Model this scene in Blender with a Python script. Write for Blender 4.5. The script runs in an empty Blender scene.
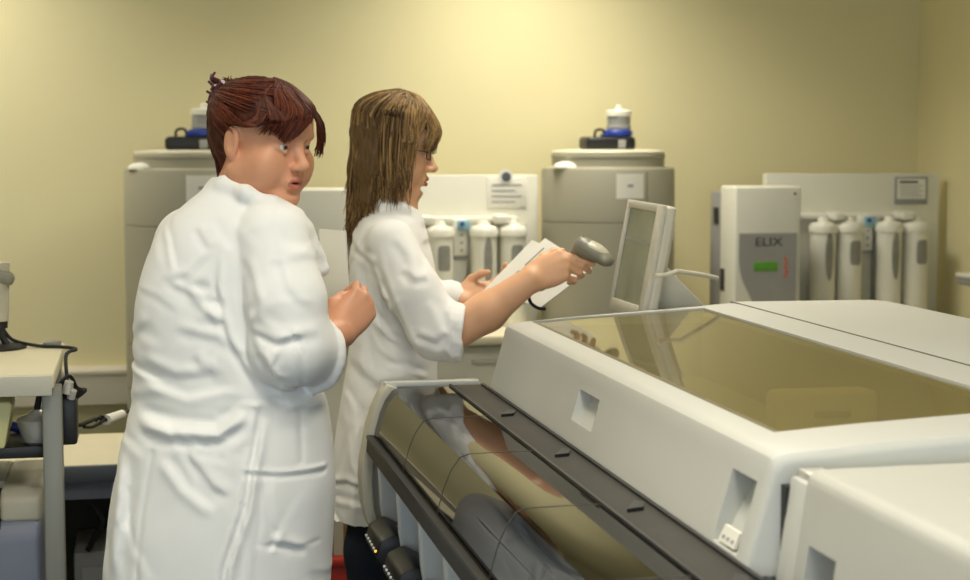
import bpy, bmesh, math, random
import numpy as np
from mathutils import Vector, Matrix

random.seed(7)
RNG = np.random.default_rng(11)
PI = math.pi
SC = bpy.context.scene
COL = SC.collection

# ------------------------------------------------------------------ camera
FPX = 1700.0
YAW = math.atan(345 / 1706.0)
PIT = math.atan(147 / FPX)
CAMZ = 1.53
cF = np.array([math.sin(YAW) * math.cos(PIT), math.cos(YAW) * math.cos(PIT), -math.sin(PIT)])
cR = np.array([math.cos(YAW), -math.sin(YAW), 0.0])
cU = np.cross(cR, cF)
hF = np.array([math.sin(YAW), math.cos(YAW), 0.0])
CAM = np.array([0, 0, CAMZ])

def ray(x, y): return cF * FPX + cR * (x - 485) + cU * (290 - y)
def atY(x, y, Y): r = ray(x, y); return CAM + r * (Y / r[1])
def atX(x, y, X): r = ray(x, y); return CAM + r * (X / r[0])
def atZ(x, y, z): r = ray(x, y); return CAM + r * ((z - CAMZ) / r[2])
# person space: u along the camera's right, v = horizontal distance, w = height
def H(x, y, h):
    k = FPX * math.cos(PIT) + (290 - y) * math.sin(PIT)
    return np.array([(x - 485) * h / k, h, CAMZ + h / k * ((290 - y) * math.cos(PIT) - FPX * math.sin(PIT))])
def q2w(q):
    q = np.asarray(q, float)
    return q[..., 0:1] * cR + q[..., 1:2] * hF + q[..., 2:3] * np.array([0, 0, 1.0])
def V(x, y, h): return q2w(H(x, y, h))

# ------------------------------------------------------------------ materials
def lin(c):
    c = c / 255.0
    return c / 12.92 if c <= 0.04045 else ((c + 0.055) / 1.055) ** 2.4
def rgb(r, g, b): return (lin(r), lin(g), lin(b), 1.0)

def mat(name, col, rough=0.5, spec=0.5, metal=0.0, var=0.0, vscale=8.0, bump=0.0, bscale=60.0, coat=0.0, stretch=None, sub=0.0, emit=None, estr=0.0):
    m = bpy.data.materials.new(name); m.use_nodes = True
    nt = m.node_tree; N = nt.nodes; L = nt.links
    b = N['Principled BSDF']
    b.inputs['Base Color'].default_value = col
    b.inputs['Roughness'].default_value = rough
    b.inputs['Specular IOR Level'].default_value = spec
    b.inputs['Metallic'].default_value = metal
    b.inputs['Coat Weight'].default_value = coat
    if sub:
        b.inputs['Subsurface Weight'].default_value = sub
        b.inputs['Subsurface Radius'].default_value = (1.0, 0.35, 0.2)
        b.inputs['Subsurface Scale'].default_value = 0.008
    if emit:
        b.inputs['Emission Color'].default_value = emit
        b.inputs['Emission Strength'].default_value = estr
    tc = N.new('ShaderNodeTexCoord'); mp = N.new('ShaderNodeMapping')
    L.new(tc.outputs['Object'], mp.inputs['Vector'])
    if stretch: mp.inputs['Scale'].default_value = stretch
    if var:
        n = N.new('ShaderNodeTexNoise'); n.inputs['Scale'].default_value = vscale; n.inputs['Detail'].default_value = 5
        L.new(mp.outputs['Vector'], n.inputs['Vector'])
        r = N.new('ShaderNodeValToRGB')
        r.color_ramp.elements[0].position = 0.3; r.color_ramp.elements[1].position = 0.7
        r.color_ramp.elements[0].color = tuple(max(0, c * (1 - var)) for c in col[:3]) + (1,)
        r.color_ramp.elements[1].color = tuple(min(1, c * (1 + var)) for c in col[:3]) + (1,)
        L.new(n.outputs['Fac'], r.inputs['Fac']); L.new(r.outputs['Color'], b.inputs['Base Color'])
    if bump:
        n2 = N.new('ShaderNodeTexNoise'); n2.inputs['Scale'].default_value = bscale; n2.inputs['Detail'].default_value = 6
        L.new(mp.outputs['Vector'], n2.inputs['Vector'])
        bp = N.new('ShaderNodeBump'); bp.inputs['Strength'].default_value = bump; bp.inputs['Distance'].default_value = 0.01
        L.new(n2.outputs['Fac'], bp.inputs['Height']); L.new(bp.outputs['Normal'], b.inputs['Normal'])
    return m

def glass_mat(name, tint, ior=1.5, rough=0.03, haze=0.0, hcol=(0.5, 0.5, 0.5, 1)):
    m = bpy.data.materials.new(name); m.use_nodes = True
    nt = m.node_tree; N = nt.nodes; L = nt.links; N.clear()
    out = N.new('ShaderNodeOutputMaterial'); mx = N.new('ShaderNodeMixShader')
    tr = N.new('ShaderNodeBsdfTransparent'); gl = N.new('ShaderNodeBsdfGlossy'); fr = N.new('ShaderNodeFresnel')
    tc = N.new('ShaderNodeTexCoord'); no = N.new('ShaderNodeTexNoise'); no.inputs['Scale'].default_value = 3
    bp = N.new('ShaderNodeBump'); bp.inputs['Strength'].default_value = 0.02
    L.new(tc.outputs['Object'], no.inputs['Vector']); L.new(no.outputs['Fac'], bp.inputs['Height'])
    L.new(bp.outputs['Normal'], gl.inputs['Normal'])
    tr.inputs['Color'].default_value = tint; gl.inputs['Roughness'].default_value = rough
    fr.inputs['IOR'].default_value = ior
    ge = N.new('ShaderNodeNewGeometry'); fm = N.new('ShaderNodeMath'); fm.operation = 'SUBTRACT'; fm.use_clamp = True
    L.new(fr.outputs['Fac'], fm.inputs[0]); L.new(ge.outputs['Backfacing'], fm.inputs[1])   # one mirror per pane, on its outer face
    if haze:
        df = N.new('ShaderNodeBsdfDiffuse'); df.inputs['Color'].default_value = hcol
        m2 = N.new('ShaderNodeMixShader'); m2.inputs['Fac'].default_value = haze
        L.new(tr.outputs[0], m2.inputs[1]); L.new(df.outputs[0], m2.inputs[2]); tr = m2
    L.new(fm.outputs[0], mx.inputs['Fac']); L.new(tr.outputs[0], mx.inputs[1]); L.new(gl.outputs[0], mx.inputs[2])
    L.new(mx.outputs[0], out.inputs['Surface'])
    return m

def hair_mat(name, dark, mid, light, scale=(1, 1, 0.12)):
    m = bpy.data.materials.new(name); m.use_nodes = True
    nt = m.node_tree; N = nt.nodes; L = nt.links; b = N['Principled BSDF']
    b.inputs['Roughness'].default_value = 0.55; b.inputs['Specular IOR Level'].default_value = 0.28
    at = N.new('ShaderNodeAttribute'); at.attribute_name = 'tone'
    tc = N.new('ShaderNodeTexCoord'); mp = N.new('ShaderNodeMapping'); mp.inputs['Scale'].default_value = scale
    n = N.new('ShaderNodeTexNoise'); n.inputs['Scale'].default_value = 160; n.inputs['Detail'].default_value = 3
    L.new(tc.outputs['Object'], mp.inputs['Vector']); L.new(mp.outputs['Vector'], n.inputs['Vector'])
    ad = N.new('ShaderNodeMath'); ad.operation = 'MULTIPLY_ADD'; ad.inputs[1].default_value = 0.5
    L.new(n.outputs['Fac'], ad.inputs[0])
    sb = N.new('ShaderNodeMath'); sb.operation = 'ADD'; sb.inputs[1].default_value = -0.25
    L.new(at.outputs['Fac'], sb.inputs[0]); L.new(sb.outputs[0], ad.inputs[2])
    r = N.new('ShaderNodeValToRGB'); e = r.color_ramp.elements
    e[0].position = 0.15; e[0].color = dark; e[1].position = 0.9; e[1].color = light
    k = e.new(0.5); k.color = mid
    L.new(ad.outputs[0], r.inputs['Fac']); L.new(r.outputs['Color'], b.inputs['Base Color'])
    bp = N.new('ShaderNodeBump'); bp.inputs['Strength'].default_value = 0.35; bp.inputs['Distance'].default_value = 0.004
    L.new(n.outputs['Fac'], bp.inputs['Height']); L.new(bp.outputs['Normal'], b.inputs['Normal'])
    return m

# ------------------------------------------------------------------ object helpers
WL = {}
def wl(o): return WL.get(o.name, Vector((0, 0, 0)))
def tag(o, label=None, cat=None, group=None, kind=None):
    if label: o['label'] = label
    if cat: o['category'] = cat
    if group: o['group'] = group
    if kind: o['kind'] = kind
    return o
def empty(name, loc, label, cat, group=None):
    o = bpy.data.objects.new(name, None); COL.objects.link(o)
    o.location = Vector([float(c) for c in loc]); o.empty_display_size = 0.1
    WL[o.name] = Vector(o.location)
    return tag(o, label, cat, group)
def link_mesh(name, me, mats, parent=None, origin=None):
    """vertices arrive in world coordinates"""
    o = bpy.data.objects.new(name, me); COL.objects.link(o)
    if parent is not None:
        org = wl(parent); o.parent = parent; WL[o.name] = org
    else:
        org = Vector([float(c) for c in origin]) if origin is not None else Vector((0, 0, 0))
        o.location = org; WL[o.name] = org
    if org.length > 0: me.transform(Matrix.Translation(-org))
    for m in (mats if isinstance(mats, (list, tuple)) else [mats]): me.materials.append(m)
    return o
def copy_tree(o, shift=None, parent=None):
    c = o.copy(); COL.objects.link(c); c.parent = parent
    WL[c.name] = wl(o)
    if parent is None and shift is not None: c.location = o.location + Vector(shift)
    for ch in [x for x in COL.objects if x.parent == o]: copy_tree(ch, None, c)
    return c

class MB:
    def __init__(s): s.bm = bmesh.new(); s.mi = 0
    def _new(s, f0):
        for f in list(s.bm.faces)[f0:]: f.material_index = s.mi
    def box(s, lo, hi, bev=0.0, seg=2, M=None):
        f0 = len(s.bm.faces); t = bmesh.new()
        bmesh.ops.create_cube(t, size=1.0)
        for v in t.verts:
            v.co = Vector([(lo[i] + hi[i]) / 2 + v.co[i] * (hi[i] - lo[i]) for i in range(3)])
        if bev > 0: bmesh.ops.bevel(t, geom=list(t.edges), offset=bev, segments=seg, affect='EDGES', profile=0.5)
        if M is not None: bmesh.ops.transform(t, matrix=M, verts=t.verts)
        s._merge(t); s._new(f0); return s
    def _merge(s, t):
        me = bpy.data.meshes.new('t'); t.to_mesh(me); t.free(); s.bm.from_mesh(me); bpy.data.meshes.remove(me)
        s.bm.faces.ensure_lookup_table()
    def lathe(s, c, prof, seg=48, axis=(0, 0, 1)):
        """prof: (radius, height) list about axis through c"""
        f0 = len(s.bm.faces); t = bmesh.new(); ax = Vector(axis).normalized()
        q = Vector((0, 0, 1)).rotation_difference(ax).to_matrix(); c = Vector([float(a) for a in c]); rings = []
        for r, h in prof:
            if r < 1e-6: rings.append([t.verts.new(c + q @ Vector((0, 0, h)))])
            else: rings.append([t.verts.new(c + q @ Vector((r * math.cos(2 * PI * i / seg), r * math.sin(2 * PI * i / seg), h))) for i in range(seg)])
        for A, B in zip(rings, rings[1:]):
            for i in range(seg):
                j = (i + 1) % seg
                if len(A) == 1 and len(B) == 1: continue
                if len(A) == 1: t.faces.new((A[0], B[j], B[i]))
                elif len(B) == 1: t.faces.new((A[i], A[j], B[0]))
                else: t.faces.new((A[i], A[j], B[j], B[i]))
        if len(rings[0]) > 1: t.faces.new(list(reversed(rings[0])))
        if len(rings[-1]) > 1: t.faces.new(rings[-1])
        bmesh.ops.recalc_face_normals(t, faces=t.faces)
        s._merge(t); s._new(f0); return s
    def cyl(s, a, b, r, r2=None, seg=24):
        a = Vector([float(c) for c in a]); b = Vector([float(c) for c in b]); r2 = r if r2 is None else r2
        return s.lathe(a, [(r, 0), (r2, (b - a).length)], seg, (b - a))
    def prism(s, pts, axis, a, b, bev=0.0, seg=2):
        """pts 2D polygon in the two other axes, in order"""
        f0 = len(s.bm.faces); t = bmesh.new()
        def mk(p, d):
            return {'x': Vector((d, p[0], p[1])), 'y': Vector((p[0], d, p[1])), 'z': Vector((p[0], p[1], d))}[axis]
        A = [t.verts.new(mk(p, a)) for p in pts]; B = [t.verts.new(mk(p, b)) for p in pts]; n = len(pts)
        t.faces.new(A); t.faces.new(list(reversed(B)))
        for i in range(n): t.faces.new((A[i], B[i], B[(i + 1) % n], A[(i + 1) % n]))
        bmesh.ops.recalc_face_normals(t, faces=t.faces)
        if bev > 0: bmesh.ops.bevel(t, geom=list(t.edges), offset=bev, segments=seg, affect='EDGES', profile=0.5)
        s._merge(t); s._new(f0); return s
    def tube(s, pts, r, seg=10, smooth=True, taper=None):
        f0 = len(s.bm.faces); t = bmesh.new()
        P = [Vector([float(c) for c in p]) for p in pts]
        if smooth and len(P) > 2:
            Q = []
            for i in range(len(P) - 1):
                p0 = P[max(i - 1, 0)]; p1 = P[i]; p2 = P[i + 1]; p3 = P[min(i + 2, len(P) - 1)]
                for k in range(8):
                    u = k / 8
                    Q.append(0.5 * ((2 * p1) + (p2 - p0) * u + (2 * p0 - 5 * p1 + 4 * p2 - p3) * u * u + (3 * p1 - p0 - 3 * p2 + p3) * u ** 3))
            Q.append(P[-1]); P = Q
        up = Vector((0, 0, 1)); rings = []
        prev = None
        for i, p in enumerate(P):
            d = (P[min(i + 1, len(P) - 1)] - P[max(i - 1, 0)]).normalized()
            if prev is None:
                a = d.cross(up)
                if a.length < 1e-3: a = d.cross(Vector((1, 0, 0)))
            else: a = prev - d * prev.dot(d)
            a.normalize(); prev = a; b = d.cross(a)
            rr = r if taper is None else r * (1 + (taper - 1) * i / (len(P) - 1))
            rings.append([t.verts.new(p + (a * math.cos(2 * PI * k / seg) + b * math.sin(2 * PI * k / seg)) * rr) for k in range(seg)])
        for A, B in zip(rings, rings[1:]):
            for k in range(seg): t.faces.new((A[k], A[(k + 1) % seg], B[(k + 1) % seg], B[k]))
        t.faces.new(list(reversed(rings[0]))); t.faces.new(rings[-1])
        bmesh.ops.recalc_face_normals(t, faces=t.faces)
        s._merge(t); s._new(f0); return s
    def poly(s, pts):
        f0 = len(s.bm.faces)
        s.bm.faces.new([s.bm.verts.new([float(c) for c in p]) for p in pts]); s.bm.faces.ensure_lookup_table(); s._new(f0); return s
    def build(s, name, mats, parent=None, origin=None, ang=35):
        me = bpy.data.meshes.new(name); s.bm.to_mesh(me); s.bm.free()
        for p in me.polygons: p.use_smooth = True
        me.set_sharp_from_angle(angle=math.radians(ang))
        return link_mesh(name, me, mats, parent, origin)

def text(name, body, size, M, m, parent, ext=0.0006, bold=0.0):
    cu = bpy.data.curves.new(name, 'FONT'); cu.body = body; cu.size = size; cu.extrude = ext; cu.offset = bold
    cu.align_x = 'CENTER'; cu.align_y = 'CENTER'
    o = bpy.data.objects.new('tmp_text', cu); COL.objects.link(o)
    dg = bpy.context.evaluated_depsgraph_get(); dg.update()
    me = bpy.data.meshes.new_from_object(o.evaluated_get(dg)); bpy.data.objects.remove(o); bpy.data.curves.remove(cu)
    me.name = name; me.transform(M)
    me.materials.clear()
    return link_mesh(name, me, m, parent)
def facing_minus_y(x, y, z): return Matrix.Translation((x, y, z)) @ Matrix.Rotation(PI / 2, 4, 'X')
def facing_minus_x(x, y, z): return Matrix.Translation((x, y, z)) @ Matrix.Rotation(-PI / 2, 4, 'Z') @ Matrix.Rotation(PI / 2, 4, 'X')
def boolean_cut(o, cutters):
    """subtract the cutter meshes and keep the plain result"""
    for c in cutters:
        md = o.modifiers.new('b', 'BOOLEAN'); md.operation = 'DIFFERENCE'; md.object = c; md.solver = 'EXACT'
    dg = bpy.context.evaluated_depsgraph_get(); dg.update()
    me = bpy.data.meshes.new_from_object(o.evaluated_get(dg))
    o.modifiers.clear(); old = o.data; o.data = me
    for c in cutters: bpy.data.objects.remove(c)
    for p in me.polygons: p.use_smooth = True
    me.set_sharp_from_angle(angle=math.radians(30))

# ------------------------------------------------------------------ sculpting field (signed distance + surface nets)
def smin(a, b, k):
    if k <= 0: return np.minimum(a, b)
    h = np.clip(0.5 + 0.5 * (a - b) / k, 0, 1)
    return a * (1 - h) + b * h - k * h * (1 - h)
_LAT = RNG.random((32, 32, 32)).astype(np.float32)
def vnoise(X, Y, Z):
    def prep(a):
        a = np.asarray(a, np.float32); i = np.floor(a).astype(np.int32); f = a - i; f = f * f * (3 - 2 * f)
        return i & 31, (i + 1) & 31, f
    x0, x1, fx = prep(X); y0, y1, fy = prep(Y); z0, z1, fz = prep(Z)
    L = _LAT
    a = L[x0, y0, z0] * (1 - fx) + L[x1, y0, z0] * fx
    b = L[x0, y1, z0] * (1 - fx) + L[x1, y1, z0] * fx
    c = L[x0, y0, z1] * (1 - fx) + L[x1, y0, z1] * fx
    d = L[x0, y1, z1] * (1 - fx) + L[x1, y1, z1] * fx
    return (a * (1 - fy) + b * fy) * (1 - fz) + (c * (1 - fy) + d * fy) * fz - 0.5
def seg_dist2(a, b, X, W):
    dx, dz = b[0] - a[0], b[1] - a[1]; L2 = dx * dx + dz * dz + 1e-12
    t = np.clip(((X - a[0]) * dx + (W - a[1]) * dz) / L2, 0, 1)
    return (X - a[0] - t * dx) ** 2 + (W - a[1] - t * dz) ** 2

class Field:
    def __init__(s, lo, hi, h):
        s.lo = np.array(lo, float); s.h = h
        s.n = np.ceil((np.array(hi) - s.lo) / h).astype(int) + 1
        s.F = np.full(s.n, 1.0, np.float32); s.rs = 1.0
    def blk(s, lo, hi):
        i0 = np.clip(np.floor((np.array(lo) - s.lo) / s.h).astype(int), 0, s.n)
        i1 = np.clip(np.ceil((np.array(hi) - s.lo) / s.h).astype(int) + 1, 0, s.n)
        sl = tuple(slice(a, b) for a, b in zip(i0, i1))
        g = [(s.lo[k] + s.h * np.arange(i0[k], i1[k])).astype(np.float32) for k in range(3)]
        return sl, g[0][:, None, None], g[1][None, :, None], g[2][None, None, :]
    def put(s, lo, hi, k, fn, op='add'):
        m = k + 3 * s.h
        sl, X, Y, Z = s.blk(np.array(lo) - m, np.array(hi) + m)
        if 0 in s.F[sl].shape: return s
        d = fn(X, Y, Z)
        s.F[sl] = smin(s.F[sl], d, k) if op == 'add' else -smin(-s.F[sl], d, k)
        return s
    def cone(s, a, b, ra, rb, k=0.01, op='add', flat=None):
        a = np.array(a, float); b = np.array(b, float); ra, rb = ra * s.rs, rb * s.rs; r = max(ra, rb)
        lo = np.minimum(a, b) - r; hi = np.maximum(a, b) + r; ba = b - a; L2 = ba @ ba + 1e-12
        def fn(X, Y, Z):
            t = np.clip(((X - a[0]) * ba[0] + (Y - a[1]) * ba[1] + (Z - a[2]) * ba[2]) / L2, 0, 1)
            return np.sqrt((X - a[0] - t * ba[0]) ** 2 + (Y - a[1] - t * ba[1]) ** 2 + (Z - a[2] - t * ba[2]) ** 2) - (ra + (rb - ra) * t)
        return s.put(lo, hi, k, fn, op)
    def chain(s, pts, rs, k=0.01, op='add'):
        for i in range(len(pts) - 1): s.cone(pts[i], pts[i + 1], rs[i], rs[i + 1], k, op)
        return s
    def ell(s, c, r, M=None, k=0.01, op='add'):
        c = np.array(c, float); r = np.array(r, float); M = np.eye(3) if M is None else M; R = r.max()
        def fn(X, Y, Z):
            x, y, z = X - c[0], Y - c[1], Z - c[2]
            q = [M[i][0] * x + M[i][1] * y + M[i][2] * z for i in range(3)]   # rows of M are the local axes
            k0 = np.sqrt(sum((q[i] / r[i]) ** 2 for i in range(3))); k1 = np.sqrt(sum((q[i] / r[i] ** 2) ** 2 for i in range(3))) + 1e-9
            return k0 * (k0 - 1) / k1
        return s.put(c - R, c + R, k, fn, op)
    def half(s, p, n, lo, hi, k=0.0):
        """cut away everything on the +n side of the plane inside the block"""
        p = np.array(p, float); n = np.array(n, float); n /= np.linalg.norm(n)
        return s.put(lo, hi, k, lambda X, Y, Z: -((X - p[0]) * n[0] + (Y - p[1]) * n[1] + (Z - p[2]) * n[2]), 'cut')
    def loft(s, rows, k=0.02, grow=0.0, ex=2.2, op='add'):
        """rows: (w, uL, uR, vc, half depth), any order"""
        R = np.array(sorted(rows, key=lambda r: r[0])); w0, w1 = R[0, 0], R[-1, 0]
        ws = np.linspace(w0, w1, 400); T = [np.interp(ws, R[:, 0], R[:, i]) for i in range(1, 5)]
        ker = np.hanning(41); ker /= ker.sum()
        T = [np.convolve(np.pad(t, 20, mode='edge'), ker, 'valid') for t in T]
        lo = (R[:, 1].min(), (R[:, 3] - R[:, 4]).min(), w0); hi = (R[:, 2].max(), (R[:, 3] + R[:, 4]).max(), w1)
        def fn(X, Y, Z):
            z = Z[0, 0, :]
            ul, ur, vc, b = [np.interp(z, ws, t).astype(np.float32)[None, None, :] for t in T]
            a = (ur - ul) / 2 + grow; bb = b + grow; x = (X - (ul + ur) / 2) / a; y = (Y - vc) / bb
            rad = (np.abs(x) ** ex + np.abs(y) ** ex) ** (1 / ex)
            d = (rad - 1) * np.minimum(a, bb)
            dz = np.maximum(w0 - z, z - w1)[None, None, :].astype(np.float32)
            return np.where(dz > 0, np.sqrt(np.maximum(d, 0) ** 2 + dz ** 2), d)
        return s.put(np.array(lo) - abs(grow), np.array(hi) + abs(grow), k, fn, op)
    def groove(s, pl, width, amp, v0=-9, v1=9):
        """a fold along a polyline seen in (u,w), amp>0 sinks, amp<0 raises"""
        P = np.array([[p[0], p[2]] for p in pl]); lo = P.min(0) - 3 * width; hi = P.max(0) + 3 * width
        sl, X, Y, Z = s.blk((lo[0], max(v0, s.lo[1]), lo[1]), (hi[0], min(v1, s.lo[1] + s.h * s.n[1]), hi[1]))
        if 0 in s.F[sl].shape: return s
        d2 = None
        for a, b in zip(P, P[1:]):
            e = seg_dist2(a, b, X, Z); d2 = e if d2 is None else np.minimum(d2, e)
        s.F[sl] += (amp * np.exp(-d2 / width ** 2)).astype(np.float32)
        return s
    def fold(s, pl, width, amp, v0=-9, v1=9):
        """a cloth fold: a ridge that drops into a furrow across the polyline, fading at both ends"""
        P = np.array([[p[0], p[2]] for p in pl]); lo = P.min(0) - 3 * width; hi = P.max(0) + 3 * width
        sl, X, Y, Z = s.blk((lo[0], max(v0, s.lo[1]), lo[1]), (hi[0], min(v1, s.lo[1] + s.h * s.n[1]), hi[1]))
        if 0 in s.F[sl].shape: return s
        L = np.concatenate([[0], np.cumsum(np.linalg.norm(np.diff(P, axis=0), axis=1))]); best = None
        for i, (a, b) in enumerate(zip(P, P[1:])):
            dx, dz = b - a; L2 = dx * dx + dz * dz + 1e-12
            t = np.clip(((X - a[0]) * dx + (Z - a[1]) * dz) / L2, 0, 1)
            d2 = (X - a[0] - t * dx) ** 2 + (Z - a[1] - t * dz) ** 2
            sg = np.sign((X - a[0]) * dz - (Z - a[1]) * dx); al = (L[i] + t * math.sqrt(L2)) / L[-1]
            if best is None: best, S_, A_ = d2, sg, al
            else:
                m = d2 < best; best = np.where(m, d2, best); S_ = np.where(m, sg, S_); A_ = np.where(m, al, A_)
        d = np.sqrt(best) * S_ / width
        w = np.clip(np.minimum(A_, 1 - A_) * 5, 0, 1)
        s.F[sl] += (amp * 1.6 * d * np.exp(-d * d) * w * (3 - 2 * w) * w).astype(np.float32)
        return s
    def noise(s, amp, scale, seed=0.0, oct=2):
        idx = np.nonzero(np.abs(s.F) < 0.05)
        p = [s.lo[k] + s.h * idx[k] for k in range(3)]
        sc = (scale,) * 3 if np.isscalar(scale) else scale
        t = 0
        for o in range(oct):
            f = 2 ** o
            t = t + vnoise(*[p[k] * sc[k] * f + seed + 7.3 * o for k in range(3)]) / f
        s.F[idx] += (amp * 2 * t).astype(np.float32)
        return s
    def mesh(s):
        F = s.F; S = F < 0
        c = np.zeros(np.array(F.shape) - 1, np.uint8)
        for i in (0, 1):
            for j in (0, 1):
                for k in (0, 1):
                    c += S[i:F.shape[0] - 1 + i, j:F.shape[1] - 1 + j, k:F.shape[2] - 1 + k]
        act = np.argwhere((c > 0) & (c < 8)); N = len(act)
        vid = np.full(c.shape, -1, np.int32); vid[tuple(act.T)] = np.arange(N)
        cor = [(i, j, k) for i in (0, 1) for j in (0, 1) for k in (0, 1)]
        val = {o: F[act[:, 0] + o[0], act[:, 1] + o[1], act[:, 2] + o[2]] for o in cor}
        acc = np.zeros((N, 3)); cnt = np.zeros(N)
        for o in cor:
            for ax in range(3):
                if o[ax] == 0:
                    o2 = list(o); o2[ax] = 1; a = val[o]; b = val[tuple(o2)]
                    m = (a < 0) != (b < 0); t = np.where(m, a / np.where(m, a - b, 1), 0)
                    pos = np.tile(np.array(o, float), (N, 1)); pos[:, ax] = t
                    acc += pos * m[:, None]; cnt += m
        verts = s.lo + s.h * (act + acc / cnt[:, None])
        quads = []
        for ax in range(3):
            b_, c_ = (ax + 1) % 3, (ax + 2) % 3
            sa = [slice(None)] * 3; sb = [slice(None)] * 3; sa[ax] = slice(0, -1); sb[ax] = slice(1, None)
            A = S[tuple(sa)]; B = S[tuple(sb)]
            e = np.argwhere(A != B)
            e = e[(e[:, b_] > 0) & (e[:, c_] > 0) & (e[:, b_] < c.shape[b_]) & (e[:, c_] < c.shape[c_])]
            fl = A[tuple(e.T)]
            q = []
            for db, dc in ((-1, -1), (0, -1), (0, 0), (-1, 0)):
                g = e.copy(); g[:, b_] += db; g[:, c_] += dc; q.append(vid[tuple(g.T)])
            q = np.stack(q, 1); q[~fl] = q[~fl][:, ::-1]
            quads.append(q)
        return verts, np.concatenate(quads)
def np_mesh(name, verts, quads):
    me = bpy.data.meshes.new(name)
    me.vertices.add(len(verts)); me.vertices.foreach_set('co', np.asarray(verts, np.float32).ravel())
    me.loops.add(quads.size); me.loops.foreach_set('vertex_index', quads.astype(np.int32).ravel())
    n = quads.shape[1]
    me.polygons.add(len(quads)); me.polygons.foreach_set('loop_start', np.arange(0, quads.size, n, dtype=np.int32))
    me.update(calc_edges=True); me.validate()
    for p in me.polygons: p.use_smooth = True
    return me
LAMPS = [(1.75, 6.98, 30, 'close to the back wall, nearest the right tank'), (-1.0, 7.15, 22, 'close to the back wall on its left side'), (1.4, 4.4, 17, 'over the two women'),
         (-1.1, 4.4, 9, 'over the trolley'), (.4, 1.9, 24, 'above the camera side'), (-1.6, 1.9, 9, 'over the left of the room by the window')]
WINDOW_POWER = 90
EXPOSURE = 0.0
# ------------------------------------------------------------------ palette
M = {}
M['wall'] = mat('wall_paint', rgb(228, 219, 176), 0.75, 0.25, var=0.025, vscale=1.3, bump=0.04, bscale=220)
M['ceiling'] = mat('ceiling_paint', rgb(226, 222, 200), 0.85, 0.2, var=0.02, vscale=2)
M['floor'] = mat('vinyl_floor', rgb(96, 100, 104), 0.4, 0.4, var=0.12, vscale=30)
M['trunk'] = mat('trunking_plastic', rgb(206, 200, 182), 0.5, 0.4, var=0.02)
M['case'] = mat('machine_casing', rgb(199, 199, 193), 0.42, 0.4, var=0.015, vscale=5, bump=0.02, bscale=500)
M['case2'] = mat('cabinet_casing', rgb(222, 220, 206), 0.5, 0.4, var=0.02, vscale=6)
M['fin'] = mat('white_fin_plastic', rgb(208, 212, 212), 0.45, 0.4, var=0.03)
M['rim'] = mat('cover_rim_plastic', rgb(198, 194, 178), 0.5, 0.4, var=0.03)
M['smoke'] = glass_mat('smoked_lid_glass', (0.80, 0.75, 0.58, 1), 1.85, 0.05, 0.24, rgb(190, 178, 124))
M['cover'] = glass_mat('dark_acrylic', (0.10, 0.10, 0.095, 1), 1.62, 0.03)
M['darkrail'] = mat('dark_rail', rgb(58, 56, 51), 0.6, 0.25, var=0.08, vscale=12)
M['black'] = mat('black_plastic', rgb(24, 24, 26), 0.45, 0.5, var=0.15, vscale=20)
M['rubber'] = mat('black_cable_rubber', rgb(18, 18, 20), 0.6, 0.4, var=0.1)
M['inner'] = mat('inner_tray', rgb(120, 112, 86), 0.7, 0.3, var=0.1)
M['innerblk'] = mat('inner_cover', rgb(214, 208, 190), 0.5, 0.4, var=0.03)
M['grey'] = mat('grey_plastic', rgb(150, 150, 148), 0.5, 0.4, var=0.04)
M['panelgrey'] = mat('control_panel_grey', rgb(158, 156, 152), 0.5, 0.4, var=0.03)
M['tank'] = mat('tank_polyethylene', rgb(160, 156, 138), 0.55, 0.35, var=0.025, vscale=3, bump=0.03, bscale=90)
M['tanklid'] = mat('tank_lid', rgb(208, 203, 180), 0.5, 0.4, var=0.02)
M['seam'] = mat('seam_shadow_gap', rgb(96, 92, 78), 0.8, 0.2, var=0.05)
M['paper'] = mat('paper', rgb(232, 229, 218), 0.8, 0.2, var=0.02, vscale=14)
M['ink'] = mat('printed_ink', rgb(158, 158, 160), 0.8, 0.2, var=0.1)
M['darkink'] = mat('dark_ink', rgb(52, 46, 58), 0.7, 0.2, var=0.1)
M['blue'] = mat('blue_plastic', rgb(38, 62, 150), 0.4, 0.5, var=0.08)
M['lightblue'] = mat('pale_blue_plastic', rgb(140, 178, 190), 0.5, 0.4, var=0.08)
M['green'] = mat('green_plastic', rgb(110, 160, 130), 0.5, 0.4, var=0.08)
M['lcd'] = mat('green_lcd', rgb(84, 140, 48), 0.3, 0.5, var=0.12, vscale=60, emit=rgb(84, 150, 40), estr=0.12)
M['redbutton'] = mat('red_button', rgb(214, 112, 96), 0.5, 0.4, var=0.05)
M['window'] = mat('sight_window', rgb(138, 138, 132), 0.3, 0.5, var=0.12, vscale=30)
M['housing'] = mat('filter_housing', rgb(226, 224, 212), 0.4, 0.45, var=0.015)
M['clear'] = mat('clear_filter_case', rgb(186, 186, 176), 0.25, 0.5, var=0.06, vscale=25)
M['bench'] = mat('bench_laminate', rgb(212, 204, 176), 0.5, 0.4, var=0.02)
M['benchedge'] = mat('bench_edge', rgb(84, 90, 98), 0.5, 0.4, var=0.06)
M['metal'] = mat('brushed_metal', rgb(222, 218, 208), 0.3, 0.5, metal=0.6, var=0.05, vscale=40)
M['post'] = mat('aluminium_post', rgb(132, 130, 120), 0.45, 0.5, metal=0.25, var=0.05, vscale=20, stretch=(1, 1, 0.1))
M['cream'] = mat('cream_plastic', rgb(214, 206, 150), 0.5, 0.4, var=0.03)
M['printer'] = mat('printer_blue_grey', rgb(118, 122, 138), 0.5, 0.4, var=0.04)
M['beige'] = mat('printer_beige', rgb(172, 166, 148), 0.5, 0.4, var=0.04)
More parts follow.
